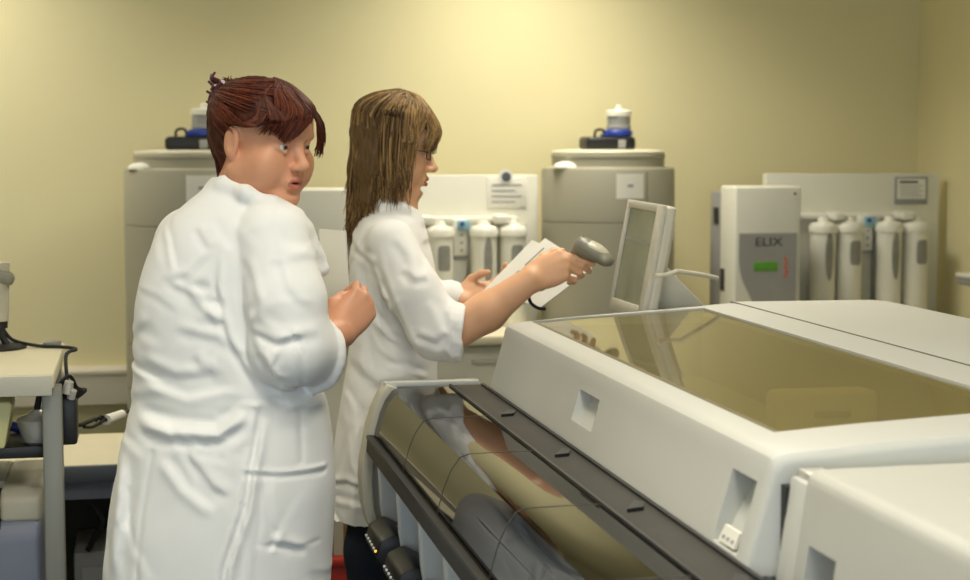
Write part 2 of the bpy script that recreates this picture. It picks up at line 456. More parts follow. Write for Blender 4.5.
M['screen'] = mat('lcd_screen', rgb(128, 132, 116), 0.2, 0.6, var=0.25, vscale=9, stretch=(1, 1, 0.4))
M['bezel'] = mat('monitor_bezel', rgb(206, 200, 184), 0.45, 0.4, var=0.02)
M['scanner'] = mat('scanner_grey', rgb(128, 124, 108), 0.4, 0.5, var=0.08, vscale=18)
M['scannerlight'] = mat('scanner_light_grey', rgb(188, 182, 160), 0.4, 0.5, var=0.05)
M['red'] = mat('red_plastic', rgb(168, 48, 34), 0.5, 0.4, var=0.08)
M['brown'] = mat('cardboard', rgb(120, 92, 62), 0.8, 0.2, var=0.08)
M['led'] = mat('white_led', rgb(200, 200, 190), 0.4, emit=(1, 0.96, 0.85, 1), estr=0.12, var=0.02)
M['ledorange'] = mat('orange_led', rgb(255, 170, 60), 0.4, emit=(1, 0.5, 0.08, 1), estr=1.2, var=0.02)
M['lamp'] = mat('lamp_diffuser', rgb(255, 250, 235), 0.5, emit=(1, 0.93, 0.76, 1), estr=3.0, var=0.01)

# ------------------------------------------------------------------ the room
XL, XR, Y0, Y1, ZC = -3.6, 3.84, -2.6, 8.0, 2.95
def struct(name, lo, hi, m): return tag(MB().box(lo, hi).build(name, m), kind='structure')
struct('floor', (XL - .1, Y0 - .1, -.08), (XR + .1, Y1 + .1, 0), M['floor'])
struct('ceiling', (XL - .1, Y0 - .1, ZC), (XR + .1, Y1 + .1, ZC + .1), M['ceiling'])
struct('wall_back', (XL - .1, Y1, 0), (XR + .1, Y1 + .1, ZC), M['wall'])
struct('wall_right', (XR, Y0, 0), (XR + .1, Y1, ZC), M['wall'])
struct('wall_left', (XL - .1, Y0, 0), (XL, Y1, ZC), M['wall'])
WX0, WX1, WZ0, WZ1 = -2.9, 1.9, 0.95, 2.45
w = MB()
w.box((XL, Y0 - .1, 0), (WX0, Y0, ZC)).box((WX1, Y0 - .1, 0), (XR, Y0, ZC))
w.box((WX0, Y0 - .1, 0), (WX1, Y0, WZ0)).box((WX0, Y0 - .1, WZ1), (WX1, Y0, ZC))
tag(w.build('wall_front', M['wall']), kind='structure')
w = MB()
for x0 in (WX0, -0.53, WX1 - .06): w.box((x0, Y0 - .09, WZ0), (x0 + .06, Y0 - .02, WZ1))
w.box((WX0, Y0 - .09, WZ0), (WX1, Y0 - .02, WZ0 + .06)).box((WX0, Y0 - .09, WZ1 - .06), (WX1, Y0 - .02, WZ1))
tag(w.build('window_1', M['trunk']), kind='structure')
w = MB()
w.prism([(7.925, .335), (8.0, .335), (8.0, .505), (7.945, .505), (7.925, .49)], 'x', XL, XR)
w.box((XL, 7.92, .475), (XR, 7.95, .482))
tag(w.build('trim_1', M['trunk']), kind='structure')

# ceiling lamps
def ceiling_lamp(x, y, power, label):
    r = empty('ceiling_light', (x, y, ZC - .06), label, 'light', 'fluorescent ceiling lights')
    f = MB()
    f.box((x - .32, y - .62, ZC - .06), (x - .29, y + .62, ZC)).box((x + .29, y - .62, ZC - .06), (x + .32, y + .62, ZC))
    f.box((x - .29, y - .62, ZC - .06), (x + .29, y - .59, ZC)).box((x - .29, y + .59, ZC - .06), (x + .29, y + .62, ZC))
    f.build('frame', M['case2'], r)
    MB().box((x - .288, y - .588, ZC - .045), (x + .288, y + .588, ZC - .03)).build('diffuser', M['lamp'], r)
    l = bpy.data.lights.new('lamp', 'AREA'); l.shape = 'RECTANGLE'; l.size = .57; l.size_y = 1.17; l.energy = power; l.color = (1.0, .94, .80); l.spread = math.radians(128)
    o = bpy.data.objects.new('lamp', l); COL.objects.link(o); o.location = (0, 0, .012); o.parent = r
for (x, y, w_, t) in LAMPS:
    ceiling_lamp(x, y, w_, 'white framed fluorescent ceiling light ' + t)

# ------------------------------------------------------------------ chemistry analyser with smoked lid
an = empty('laboratory_analyzer', (1.36, 3.06, 0), 'long pale grey analyser with smoked glass lid beside the two women', 'machine')
MB().box((.84, 2.19, 0.06), (1.88, 3.93, .955), .01).box((.9, 2.25, 0), (1.82, 3.87, .07)).build('base_cabinet', M['case'], an)
# hood: profile across X, stations along Y, an opening for the lid glass
def hood_mesh():
    prof = [(.803, .933), (.818, .985), (.831, 1.03), (.841, 1.068), (.8445, 1.087), (.848, 1.096), (.856, 1.1015), (.868, 1.104), (.905, 1.107),
            (1.02, 1.115), (1.335, 1.131), (1.38, 1.135), (1.428, 1.138)]
    ys = [2.186, 2.189, 2.196, 2.210, 2.335, 3.0, 3.925, 3.940, 3.950, 3.954]
    dz = [.016, .008, .002, 0, 0, 0, 0, .002, .006, .014]
    dx = [.012, .006, .002, 0, 0, 0, 0, .001, .004, .010]
    bm = bmesh.new(); G = []
    for y, d, e in zip(ys, dz, dx):
        G.append([bm.verts.new((x + e * (1 if i < 9 else 0), y + (.040 * min(1, max(0, (x - .85) / .5)) if y > 3.93 else 0), max(.933, z - (d if i > 3 else 0)))) for i, (x, z) in enumerate(prof)])
    n = len(prof)
    for j in range(len(ys) - 1):
        for i in range(n - 1):
            if 8 <= i <= 9 and 4 <= j <= 5: continue
            bm.faces.new((G[j][i], G[j][i + 1], G[j + 1][i + 1], G[j + 1][i]))
    # opening skirt
    ring = [G[4][8], G[4][9], G[4][10], G[5][10], G[6][10], G[6][9], G[6][8], G[5][8]]
    low = [bm.verts.new((v.co.x, v.co.y, .9525)) for v in ring]
    for i in range(8): bm.faces.new((ring[i], ring[(i + 1) % 8], low[(i + 1) % 8], low[i]))
    bm.faces.new(low)
    ends = []
    for j in (0, len(ys) - 1):
        b = bm.verts.new((prof[-1][0], G[j][0].co.y, .933)); ends.append(b)
        bm.faces.new(G[j] + [b])
    back = [G[j][n - 1] for j in range(len(ys))]
    bm.faces.new([ends[0]] + back + [ends[1]])
    bm.faces.new([ends[0], ends[1]] + [G[j][0] for j in reversed(range(len(ys)))])
    bmesh.ops.recalc_face_normals(bm, faces=bm.faces)
    return bm
hb = MB(); hb.bm.free(); hb.bm = hood_mesh()
hood = hb.build('hood', M['case'], an, ang=40)
def handle_cutter(y0, y1, z0, z1, x, depth):
    # a grip pocket, deep under its top edge and running out towards its foot
    c = MB()
    c.prism([(x - .04, z1), (x + depth, z1 - .012), (x + depth * .9, z1 - .035), (x + .004, z0), (x - .04, z0)], 'y', y0, y1)
    o = c.build('cut', M['case']); return o
# closed solid is needed for the cut: shift cutters into the hood's own space
cs = [handle_cutter(3.05, 3.20, .990, 1.058, .826, .035), handle_cutter(2.225, 2.325, .953, 1.066, .822, .05)]
boolean_cut(hood, cs)
MB().box((.848, 2.235, 1.008), (.866, 2.262, 1.034), .003).build('latch', M['benchedge'], an)
s_ = MB().prism([(.8115, .958), (.8165, .958), (.8265, .980), (.8215, .980)], 'y', 2.245, 2.308).build('rating_label', M['paper'], an)
g = MB()
for k in range(3): g.prism([(.8130, .963), (.8138, .963), (.8218, .976), (.8210, .976)], 'y', 2.252 + .018 * k, 2.263 + .018 * k)
g.build('label_print', M['ink'], s_)
# lid glass, bent like the hood
gl = MB()
gl.prism([(.908, 1.100), (1.02, 1.108), (1.333, 1.123), (1.333, 1.127), (1.02, 1.112), (.908, 1.104)], 'y', 2.337, 3.923)
gl.build('lid_window', M['smoke'], an)
ga = MB()
for (a, b, c, d) in ((.906, .918, 2.336, 3.924),): ga.prism([(a, 1.1025), (b, 1.1035), (b, 1.1065), (a, 1.1055)], 'y', c, d)
ga.box((.906, 2.336, 1.102), (1.0, 2.339, 1.1065))
ga.build('lid_seal', M['inner'], an)
tr_ = MB()
tr_.box((.906, 2.336, .954), (1.334, 3.924, .962)).box((.9055, 2.336, .954), (.911, 3.924, 1.098)).box((1.330, 2.336, .954), (1.3345, 3.924, 1.115))
tr_.box((.906, 2.3355, .954), (1.334, 2.340, 1.095)).box((.906, 3.920, .954), (1.334, 3.9245, 1.095))
tr_.build('sample_bay', M['inner'], an)
MB().box((1.115, 2.86, .966), (1.312, 2.93, 1.082), .014, 3).build('reagent_cover', M['innerblk'], an)
MB().box((1.185, 2.855, 1.035), (1.255, 2.864, 1.047), .003).build('cover_grip', M['darkrail'], an)
MB().box((.96, 3.25, .966), (.99, 3.33, 1.08), .008).build('probe_arm', M['innerblk'], an)
bk = MB()
bk.prism([(1.433, .95), (1.433, 1.132), (1.438, 1.138), (1.80, 1.136), (1.85, 1.131), (1.88, 1.118), (1.9, 1.09), (1.91, .95)], 'y', 2.188, 3.996, .004)
bk.build('rear_cover', M['case'], an)

MB().box((1.4275, 2.19, 1.10), (1.4340, 3.992, 1.1388)).build('cover_gap', M['seam'], an)
# near module
nm = empty('reagent_cabinet', (1.4, 1.5, 0), 'pale grey analyser cabinet nearest the camera, with a plain lid', 'machine')
nb = MB()
nb.prism([(.90, .08), (.842, .62), (.845, .93), (.866, 1.080), (.871, 1.091), (.882, 1.0955), (1.5, 1.098), (1.9, 1.09), (1.93, 1.05), (1.93, .08)], 'y', .95, 2.115, .006)
body = nb.build('casing', M['case'], nm)
MB().prism([(.90, .08), (.842, .62), (.845, .93), (.866, 1.076), (1.9, 1.076), (1.9, .08)], 'y', 2.105, 2.170, .004).build('end_panel', M['case'], nm)
c = handle_cutter(1.985, 2.075, .90, 1.005, .872, .04)
boolean_cut(body, [c])
MB().box((.874, 2.12, 1.0765), (.91, 2.165, 1.087), .002).build('hinge_plate', M['metal'], nm)
MB().box((.95, 1.0, 0), (1.9, 2.1, .085)).build('plinth', M['black'], nm)
MB().box((.858, 2.165, .1), (1.88, 2.184, 1.062)).build('gap_shade_strip', M['black'], nm)  # black strip added so the gap beside the hood reads as shaded

# ------------------------------------------------------------------ sample loader with dark curved covers
ld = empty('sample_loader', (.66, 2.9, 0), 'low sample loading unit with dark curved acrylic covers', 'machine')
LY0, LY1 = 1.30, 4.06
cp = [(.573, .950), (.556, .925), (.541, .892), (.528, .85), (.519, .806), (.511, .76), (.509, .72), (.513, .66), (.522, .62), (.539, .58)]
inn = [(x + .026, z - .008) for x, z in cp]
e = MB()
e.prism(cp + [(.803, .58), (.803, .951)], 'y', LY1 + .004, LY1 + .034, .004)
e.build('end_cap', M['rim'], ld)
e = MB(); e.prism(cp + list(reversed(inn)), 'y', LY1 - .045, LY1 + .004, .003)
e.build('end_rim', M['rim'], ld)
e = MB(); e.box((.57, LY1 - .02, .9405), (.803, LY1 + .006, .953), .002); e.build('end_strip', M['case'], ld)
ck = [(.726, .9455), (.66, .9455), (.60, .944), (.583, .938), (.566, .915), (.553, .885), (.543, .85), (.537, .822)]
ckb = [(x + .003, z - .005) for x, z in ck]
ycut = [4.012, 3.545, 3.12, 2.63, 2.16, 1.70, LY0]
for a, b in zip(ycut[1:], ycut):
    MB().prism(ck + list(reversed(ckb)), 'y', a + .003, b - .003).build('cover_panel', M['cover'], ld, ang=30)
for y in ycut[1:-1]:
    q = MB(); q.prism([(x - .0002, z + .0004) for x, z in ck[:]] + [(x + .004, z - .006) for x, z in reversed(ck)], 'y', y - .0028, y + .0028); q.build('cover_joint', M['darkrail'], ld)
MB().box((.7265, LY0, .936), (.8035, LY1 - .06, .948), .002).build('transport_rail', M['darkrail'], ld)
MB().box((.722, LY0, .9445), (.7275, LY1 - .05, .9505)).build('rail_edge', M['black'], ld)
MB().box((.797, LY0, .947), (.8045, LY1 - .07, .9525)).build('rail_gap', M['black'], ld)
for y in (3.54, 3.06, 2.58, 2.10):
    MB().prism([(.745, y - .03), (.775, y - .02), (.788, y + .02), (.775, y + .035)], 'z', .948, .954).build('rail_clip', M['black'], ld)
br = MB(); br.prism([(.520, .790), (.546, .785), (.55, .822), (.534, .832), (.524, .826)], 'y', LY0, LY1 - .035, .003); br.build('front_bar', M['darkrail'], ld)
MB().box((.519, LY0, .8255), (.531, LY1 - .06, .8335)).build('bar_edge', M['black'], ld)
MB().box((.60, LY0, .80), (.80, LY1 - .045, .812)).box((.60, LY0, .50), (.80, LY1 - .045, .52)).box((.73, LY0, .5), (.80, LY1 - .05, .93)).build('rack_tray', M['grey'], ld)
MB().box((.62, LY0, .06), (.80, LY1 - .02, .50)).box((.65, LY0 + .05, 0), (.79, LY1 - .07, .07)).build('base_cabinet', M['case'], ld)
fy = [4.005, 3.70, 3.40, 3.10, 2.80, 2.5, 2.2]
for y in fy:
    f = MB()
    f.prism([(.545, .788), (.552, .66), (.575, .52), (.73, .52), (.73, .80), (.56, .80)], 'y', y - .016, y + .016, .006, 3)
    f.build('rack_divider', M['fin'], ld)
for a, b in zip(fy[1:], fy):
    m_ = MB(); c = (a + b) / 2
    m_.prism([(.507, .592), (.518, .632), (.552, .648), (.60, .622), (.70, .612), (.70, .590), (.60, .586), (.53, .572)], 'y', c - .10, c + .10, .006, 2)
    mo = m_.build('rack_module', M['black'], ld)
    for k in range(6):
        yy = c + .08 - .032 * k
        MB().box((.5065, yy - .0045, .603), (.512, yy + .0045, .608), .001).build('status_light', M['ledorange'] if k == 5 else M['led'], mo)

# ------------------------------------------------------------------ touchscreen monitor behind the hood
TL, TR_, BL, BR = V(625, 203, 4.42), V(660, 209, 4.20), V(607, 312, 4.40), V(648, 316, 4.18)
ex = TR_ - TL; wdt = np.linalg.norm(ex); ex /= wdt
ez = TL - BL; hgt = np.linalg.norm(ez); ez = ez - ex * (ez @ ex); ez /= np.linalg.norm(ez)
ey = np.cross(ez, ex)
org = (BL + BR) / 2
MM = Matrix(((ex[0], ey[0], ez[0], org[0]), (ex[1], ey[1], ez[1], org[1]), (ex[2], ey[2], ez[2], org[2]), (0, 0, 0, 1)))
mn = empty('touchscreen_monitor', (org[0] + .05, org[1], 0), 'cream framed touchscreen on a pole behind the analyser lid', 'monitor')
hw = wdt / 2
b = MB(); b.box((-hw, .004, 0), (hw, .034, hgt), .010, 3, MM)
b.box((-hw * .7, .03, hgt * .15), (hw * .7, .055, hgt * .85), .012, 3, MM); b.build('monitor_back', M['bezel'], mn)
sx0, sx1, sz0, sz1 = -hw + .016, hw * .70, .03, hgt - .020
b = MB()
b.box((-hw, -.008, 0), (sx0, .006, hgt), .003, 2, MM).box((sx1, -.008, 0), (hw, .006, hgt), .003, 2, MM)
b.box((sx0 - .004, -.008, 0), (sx1 + .004, .006, sz0), .003, 2, MM).box((sx0 - .004, -.008, sz1), (sx1 + .004, .006, hgt), .003, 2, MM)
b.build('bezel', M['bezel'], mn)
sc_ = MB().box((sx0, -.002, sz0), (sx1, .005, sz1), 0, 1, MM).build('screen', M['screen'], mn)
b = MB(); b.box((sx0 + .01, -.0035, hgt * .64), (sx1 - .01, -.0015, hgt * .665), 0, 1, MM)
b.build('screen_title_bar', M['window'], sc_)
pb = org + np.array([.16, .03, 0])
b = MB()
b.prism([(0, 0), (.16, 0), (.045, .115), (.02, .115)], 'y', -.03, .03, .006)
b.bm.transform(Matrix.Translation((org[0] + .05, org[1] + .02, 1.11)))
b.build('stand_wedge', M['rim'], mn)
MB().cyl((org[0] + .12, org[1] + .02, .03), (org[0] + .12, org[1] + .02, 1.112), .025).box((org[0] + .02, org[1] - .03, 1.10), (org[0] + .22, org[1] + .07, 1.115), .004).build('stand_pole', M['post'], mn)
MB().box((org[0] - .02, org[1] - .13, 0), (org[0] + .26, org[1] + .17, .032), .008).build('stand_base', M['darkrail'], mn)
pw = [V(655, 276, 4.14), V(666, 275, 4.17), V(677, 271, 4.2), V(690, 273, 4.25), V(703, 275, 4.3), V(717, 278, 4.36)]
MB().tube(pw[:3], .006).tube(pw[2:], .006).build('side_arm', M['bezel'], mn)

# ------------------------------------------------------------------ benches, tanks and water purifiers along the back wall
def wall_bench(x0, x1, label):
    r = empty('wall_bench', ((x0 + x1) / 2, 7.6, 0), label, 'bench', 'benches along the back wall')
    MB().box((x0, 7.13, .662), (x1, 7.92, .70), .004).build('worktop', M['bench'], r)
    MB().box((x0 + .02, 7.2, .08), (x1 - .02, 7.9, .662)).build('cabinet', M['bench'], r)
    n = 2
    for k in range(n):
        a = x0 + .03 + k * (x1 - x0 - .06) / n; bb = x0 + .03 + (k + 1) * (x1 - x0 - .06) / n - .006
        d = MB().box((a, 7.182, .1), (bb, 7.2, .65), .003).build('door', M['case2'], r)
        MB().tube([((a + bb) / 2 - .05, 7.184, .59), ((a + bb) / 2 - .05, 7.16, .59), ((a + bb) / 2 + .05, 7.16, .59), ((a + bb) / 2 + .05, 7.184, .59)], .005, smooth=False).build('handle', M['metal'], d)
    MB().box((x0 + .05, 7.24, 0), (x1 - .05, 7.88, .08)).build('plinth', M['black'], r)
wall_bench(.58, 1.76, 'cream bench carrying the partly hidden water purifier behind the women')
wall_bench(2.45, 3.68, 'cream bench carrying the fully visible water purifier, right of the grey tank')

def tank(x, label):
    y = 7.56; r = empty('water_tank', (x, y, 0), label, 'tank', 'round grey water storage tanks')
    R_ = .305
    MB().lathe((x, y, 0), [(R_ - .02, 0), (R_, .02), (R_, .462), (R_ - .012, .464), (R_ - .012, .472), (R_, .474), (R_, .66), (R_ - .006, .662), (R_ - .006, .668), (R_, .67),
        (R_, 1.172), (R_ - .004, 1.174), (R_ - .004, 1.178), (R_, 1.18), (R_, 1.405), (R_ - .006, 1.418), (.262, 1.42), (.258, 1.425), (.258, 1.462), (.262, 1.466), (.262, 1.474), (.255, 1.478), (.254, 1.49), (.2, 1.496), (0, 1.498)], 96).build('tank_body', M['tank'], r)
    MB().lathe((x, y, 0), [(.2575, 1.4780), (.2595, 1.4800), (.2595, 1.4900), (.255, 1.4955), (.19, 1.5005), (0, 1.5015)], 96).build('tank_lid', M['tanklid'], r)
    sx = x + .10
    sy = y - math.sqrt(R_ ** 2 - .10 ** 2)
    MB().cyl((sx, sy + .001, .70), (sx, sy + .001, 1.402), .0025, seg=8).build('mould_seam', M['seam'], r)
    lb = MB()
    a0 = math.asin(-.045 / R_); a1 = math.asin(.082 / R_); n = 8
    for i in range(n):
        t0 = a0 + (a1 - a0) * i / n; t1 = a0 + (a1 - a0) * (i + 1) / n
        P = [(x + (R_ + .0015) * math.sin(t), y - (R_ + .0015) * math.cos(t)) for t in (t0, t1)]
        lb.poly([(P[0][0], P[0][1], 1.285), (P[1][0], P[1][1], 1.285), (P[1][0], P[1][1], 1.395), (P[0][0], P[0][1], 1.395)])
    lo = lb.build('label', M['paper'], r)
    MB().box((x + .005, y - R_ - .0028, 1.335), (x + .032, y - R_ + .002, 1.348)).build('label_print', M['ink'], lo)
    # dome of the filler on the left shoulder
    MB().lathe((x - .225, y - .12, 1.418), [(.062, 0), (.06, .010), (.045, .022), (.02, .029), (0, .03)], 32).build('filler_cap', M['housing'], r)
    vb = MB(); vb.box((x - .125, y - .10, 1.5), (x + .105, y + .06, 1.558), .016, 3); vb.build('vent_base', M['black'], r)
    MB().box((x + .02, y - .104, 1.506), (x + .055, y - .098, 1.545), .002).build('vent_fitting', M['grey'], r)
    MB().tube([(x - .08, y - .06, 1.555), (x - .075, y - .06, 1.585), (x - .045, y - .06, 1.590), (x - .03, y - .05, 1.57)], .006).build('vent_hose', M['rubber'], r)
    MB().lathe((x + .04, y - .02, 1.556), [(.052, 0), (.068, .008), (.068, .026), (.06, .034)], 40).box((x - .04, y - .06, 1.558), (x + .03, y + .0, 1.572), .004).build('vent_collar', M['blue'], r)
    MB().lathe((x + .044, y - .02, 1.590), [(.052, 0), (.056, .004), (.056, .018), (.052, .02), (.053, .062), (.058, .064), (.058, .078), (.05, .083)], 40).build('vent_filter', M['grey'], r)
    MB().lathe((x + .044, y - .02, 1.652), [(.0585, 0), (.0585, .022), (.045, .028), (.016, .031), (.013, .048), (.006, .052), (0, .052)], 40).build('vent_cap', M['housing'], r)
tank(2.105, 'grey round water tank standing right of the woman with the scanner')
tank(.232, 'grey round water tank behind the red-haired woman')

def purifier(dx, label, blabel, variant):
    r = empty('water_purifier', (2.75 + dx, 7.38, .70), label, 'water purifier', 'white bench water purifiers')
    x0, x1, z0, z1 = 2.592 + dx, 2.905 + dx, .702, 1.337
    y0 = 7.2
    MB().box((x0, y0, z0), (x1, 7.40, z1), .012, 3).build('front_shell', M['case2'], r)
    MB().box((x0 + .008, 7.40, z0), (x1 - .008, 7.56, z1 - .03), .006).build('rear_body', M['grey'], r)
    MB().box((x0 + .003, 7.44, 1.16), (x0 + .010, 7.50, 1.235)).build('socket', M['black'], r)
    MB().box((x0 - .003, 7.33, .86), (x0 + .001, 7.38, .96)).build('side_connector', M['darkrail'], r)
    MB().cyl((x0 + .002, 7.27, 1.255), (x0 - .002, 7.27, 1.255), .006).build('side_screw', M['metal'], r)
    xa, xb = x0 + .020, x1 - .020
    pts = [(xa, 1.128), (xa, 1.01), (xa + .004, .97), (xa + .014, .93), (xa + .028, .895), (xa + .045, .865), (xa + .062, .83), (xa + .07, .80), (xb, .80), (xb, 1.128)]
    p = MB().prism(pts, 'y', y0 - .004, y0 + .003).build('control_panel', M['panelgrey'], r)
    xm = (xa + xb) / 2
    text('lettering', 'ELIX', .054, facing_minus_y(xm + .002, y0 - .0045, 1.087) @ Matrix.Diagonal((1.25, 1, 1, 1)), M['darkink'], p)
    MB().box((xm - .068, y0 - .006, .958), (xm + .046, y0 - .003, 1.0), .001).build('display', M['lcd'], p)
    for k in range(5):
        MB().lathe((xm + .083 + (.006 if k % 2 else 0), y0 - .003, 1.012 - .019 * k), [(.008, 0), (.008, .003), (0, .004)], 16, (0, -1, 0)).build('button', M['redbutton'], p)
    s = MB().box((xb - .028, y0 - .0015, 1.285), (xb + .004, y0 + .001, 1.318)).build('sticker', M['paper'], r)
    MB().prism([(xb - .018, 1.297), (xb - .002, 1.303), (xb - .016, 1.311)], 'y', y0 - .0025, y0).build('sticker_mark', M['darkink'], s)
    # board with filter housings
    b = empty('filter_station', (3.36 + dx, 7.65, .70), blabel, 'filter board', 'white boards carrying water filters')
    MB().box((2.906 + dx, 7.64, .702), (3.79 - .03 * variant + dx, 7.70, 1.385), .006, 2).build('backboard', M['case2'], b)
    MB().box((2.97 + dx, 7.60, 1.168), (3.66 + dx, 7.64, 1.196), .008, 3).box((3.195 + dx, 7.50, 1.165), (3.25 + dx, 7.62, 1.205), .01, 3).box((3.535 + dx, 7.50, 1.165), (3.60 + dx, 7.62, 1.205), .01, 3).build('manifold', M['housing'], b)
    MB().box((3.30 + dx, 7.60, 1.15), (3.47 + dx, 7.635, 1.178), .01).box((3.44 + dx, 7.60, 1.14), (3.70 + dx, 7.635, 1.162), .01).build('hose_fitting', M['rim'], b)
    for i, (cx, tall) in enumerate(((3.148, 1), (3.280, 0), (3.482, 1), (3.616, 0))):
        cx += dx; cy = 7.53; R_ = .060
        h = MB().lathe((cx, cy, .702), [(R_ * .97, 0), (R_, .01), (R_, .405), (R_ + .006, .409), (R_ + .007, .432), (R_ + .002, .444), (R_ - .004, .452), (.03, .458), (.02, .480), (0, .481)], 48).build('filter_housing', M['housing'], b)
        wn = MB(); n = 20; A = .155 if tall else 0.0
        wpts = []
        ox = .010 if tall else .012
        if tall:
            for k in range(28):
                a = 2 * PI * k / 28; wpts.append((ox + .021 * math.cos(a), 1.0 + .115 * math.sin(a)))
        else:
            for k in range(28):
                a = 2 * PI * k / 28; cc, ss = math.cos(a), math.sin(a)
                wpts.append((ox + .031 * math.copysign(abs(cc) ** .4, cc), 1.015 + .058 * math.copysign(abs(ss) ** .4, ss)))
        cen = (ox, sum(p[1] for p in wpts) / 28)
        pr = lambda p, rr: (cx + rr * math.sin(p[0] / R_), cy - rr * math.cos(p[0] / R_), p[1])
        rg = [[(cen[0] + (p[0] - cen[0]) * t, cen[1] + (p[1] - cen[1]) * t) for p in wpts] for t in (.02, .25, .5, .75, 1)]
        for r0, r1 in zip(rg, rg[1:]):
            for k in range(28):
                k2 = (k + 1) % 28
                wn.poly([pr(r0[k], R_ + .0015), pr(r0[k2], R_ + .0015), pr(r1[k2], R_ + .0015), pr(r1[k], R_ + .0015)])
        wn.poly([pr(p, R_ + .0015) for p in rg[0]])
        bmesh.ops.remove_doubles(wn.bm, verts=wn.bm.verts, dist=1e-5)
        wn.build('sight_window', M['window'], h)
    v = MB().box((3.348 + dx, 7.56, 1.02), (3.412 + dx, 7.62, 1.185), .006).build('valve_block', M['housing'], b)
    MB().lathe((3.30 + dx, 7.56, 1.168), [(.014, 0), (.014, .02), (0, .021)], 20, (0, -1, 0)).build('green_valve', M['green'], v)
    MB().box((3.365 + dx, 7.545, 1.135), (3.425 + dx, 7.562, 1.182), .006).build('blue_valve', M['lightblue'], v)
    MB().lathe((3.385 + dx, 7.545, 1.165), [(.010, 0), (.010, .008), (0, .009)], 16, (0, -1, 0)).build('dark_knob', M['blue'], v)
    for k in range(3): MB().lathe((3.385 + dx, 7.559, 1.115 - .035 * k), [(.006, 0), (.006, .005), (0, .006)], 12, (0, -1, 0)).build('screw', M['grey'], v)
    MB().tube([(3.43 + dx, 7.55, 1.12), (3.435 + dx, 7.53, 1.148), (3.455 + dx, 7.52, 1.152), (3.47 + dx, 7.54, 1.135)], .005).build('hose', M['rubber'], b)
    MB().box((3.343 + dx, 7.57, .702), (3.412 + dx, 7.63, 1.015), .004).build('filter_canister', M['clear'], b)
    MB().box((3.338 + dx, 7.565, 1.005), (3.417 + dx, 7.632, 1.022), .003).build('canister_rim', M['grey'], b)
    if variant == 0:
        l = MB().box((3.555 + dx, 7.634, 1.235), (3.725 + dx, 7.6405, 1.368), .002).build('notice', M['grey'], b)
        MB().box((3.567 + dx, 7.632, 1.262), (3.713 + dx, 7.6345, 1.358)).build('notice_sheet', M['paper'], l)
        g = MB().box((3.578 + dx, 7.6305, 1.338), (3.672 + dx, 7.6325, 1.348))
        g.build('notice_heading', M['darkink'], l)
        g = MB()
        for k in range(5): g.box((3.578 + dx, 7.6305, 1.322 - .012 * k), (3.70 + dx - .02 * (k % 2), 7.6325, 1.3255 - .012 * k))
        g.build('notice_print', M['ink'], l)
    else:
        l = MB().box((3.52 + dx, 7.634, 1.235), (3.705 + dx, 7.6405, 1.375), .002).build('notice', M['paper'], b)
        g = MB()
        for k in range(4): g.box((3.54 + dx, 7.632, 1.335 - .026 * k), (3.68 + dx - .03 * (k % 2), 7.6345, 1.342 - .026 * k))
        g.build('notice_print', M['ink'], l)
        MB().lathe((3.605 + dx, 7.634, 1.378), [(.034, 0), (.034, .003), (0, .0035)], 32, (0, -1, 0)).build('round_tag', M['paper'], b)
        MB().lathe((3.607 + dx, 7.6305, 1.376), [(.022, 0), (.02, .004), (0, .005)], 24, (0, -1, 0)).build('tag_emblem', M['benchedge'], b)
purifier(0, 'white water purifier with grey ELIX panel and green display', 'white board of four upright water filters in the corner by the right wall', 0)
purifier(-1.965, 'white water purifier half hidden between the two women', 'white board of water filters seen behind the arms of the woman with the scanner', 1)
# grey fitting on the right wall
wd = empty('wall_fitting', (3.78, 6.98, .9), 'small grey fitting fixed low on the wall at the right edge', 'fitting')
MB().box((3.60, 6.93, .895), (3.839, 7.07, .94), .012, 3).build('casing', M['grey'], wd)
MB().box((3.592, 6.925, .928), (3.838, 7.075, .947), .007, 3).build('cover', M['case2'], wd)
# ------------------------------------------------------------------ instrument trolley at the left
tz = 1.015
tx1 = -.198
tr = empty('instrument_trolley', (-.75, 4.2, 0), 'cream topped trolley with aluminium posts at the left edge', 'trolley')
MB().box((-1.35, 3.90, tz - .035), (tx1, 4.50, tz), .006, 2).build('tabletop', M['bench'], tr)
MB().box((-1.35, 3.895, tz - .05), (tx1 - .005, 3.905, tz - .004), .003).box((tx1 - .06, 3.97, tz - .058), (tx1 - .14, 4.0, tz - .035)).build('top_edge', M['rim'], tr)
for x, y in ((tx1 - .008, 3.96), (tx1 - .03, 4.44), (-1.30, 3.96), (-1.30, 4.44)):
    MB().box((x - .022, y - .022, .055), (x + .022, y + .022, tz - .034 if y < 4.2 else tz + .012), .004).build('post', M['post'], tr)
    MB().lathe((x, y, 0), [(.02, 0), (.025, .004), (.025, .05), (.012, .06)], 20).build('foot', M['black'], tr)
MB().box((-1.34, 3.985, .817), (tx1 - .015, 4.35, .834), .003).box((-1.34, 3.980, .810), (tx1 - .03, 3.99, .836), .003).build('upper_shelf', M['black'], tr)
MB().box((-1.34, 3.95, .40), (tx1 - .04, 4.46, .42), .003).build('lower_shelf', M['benchedge'], tr)

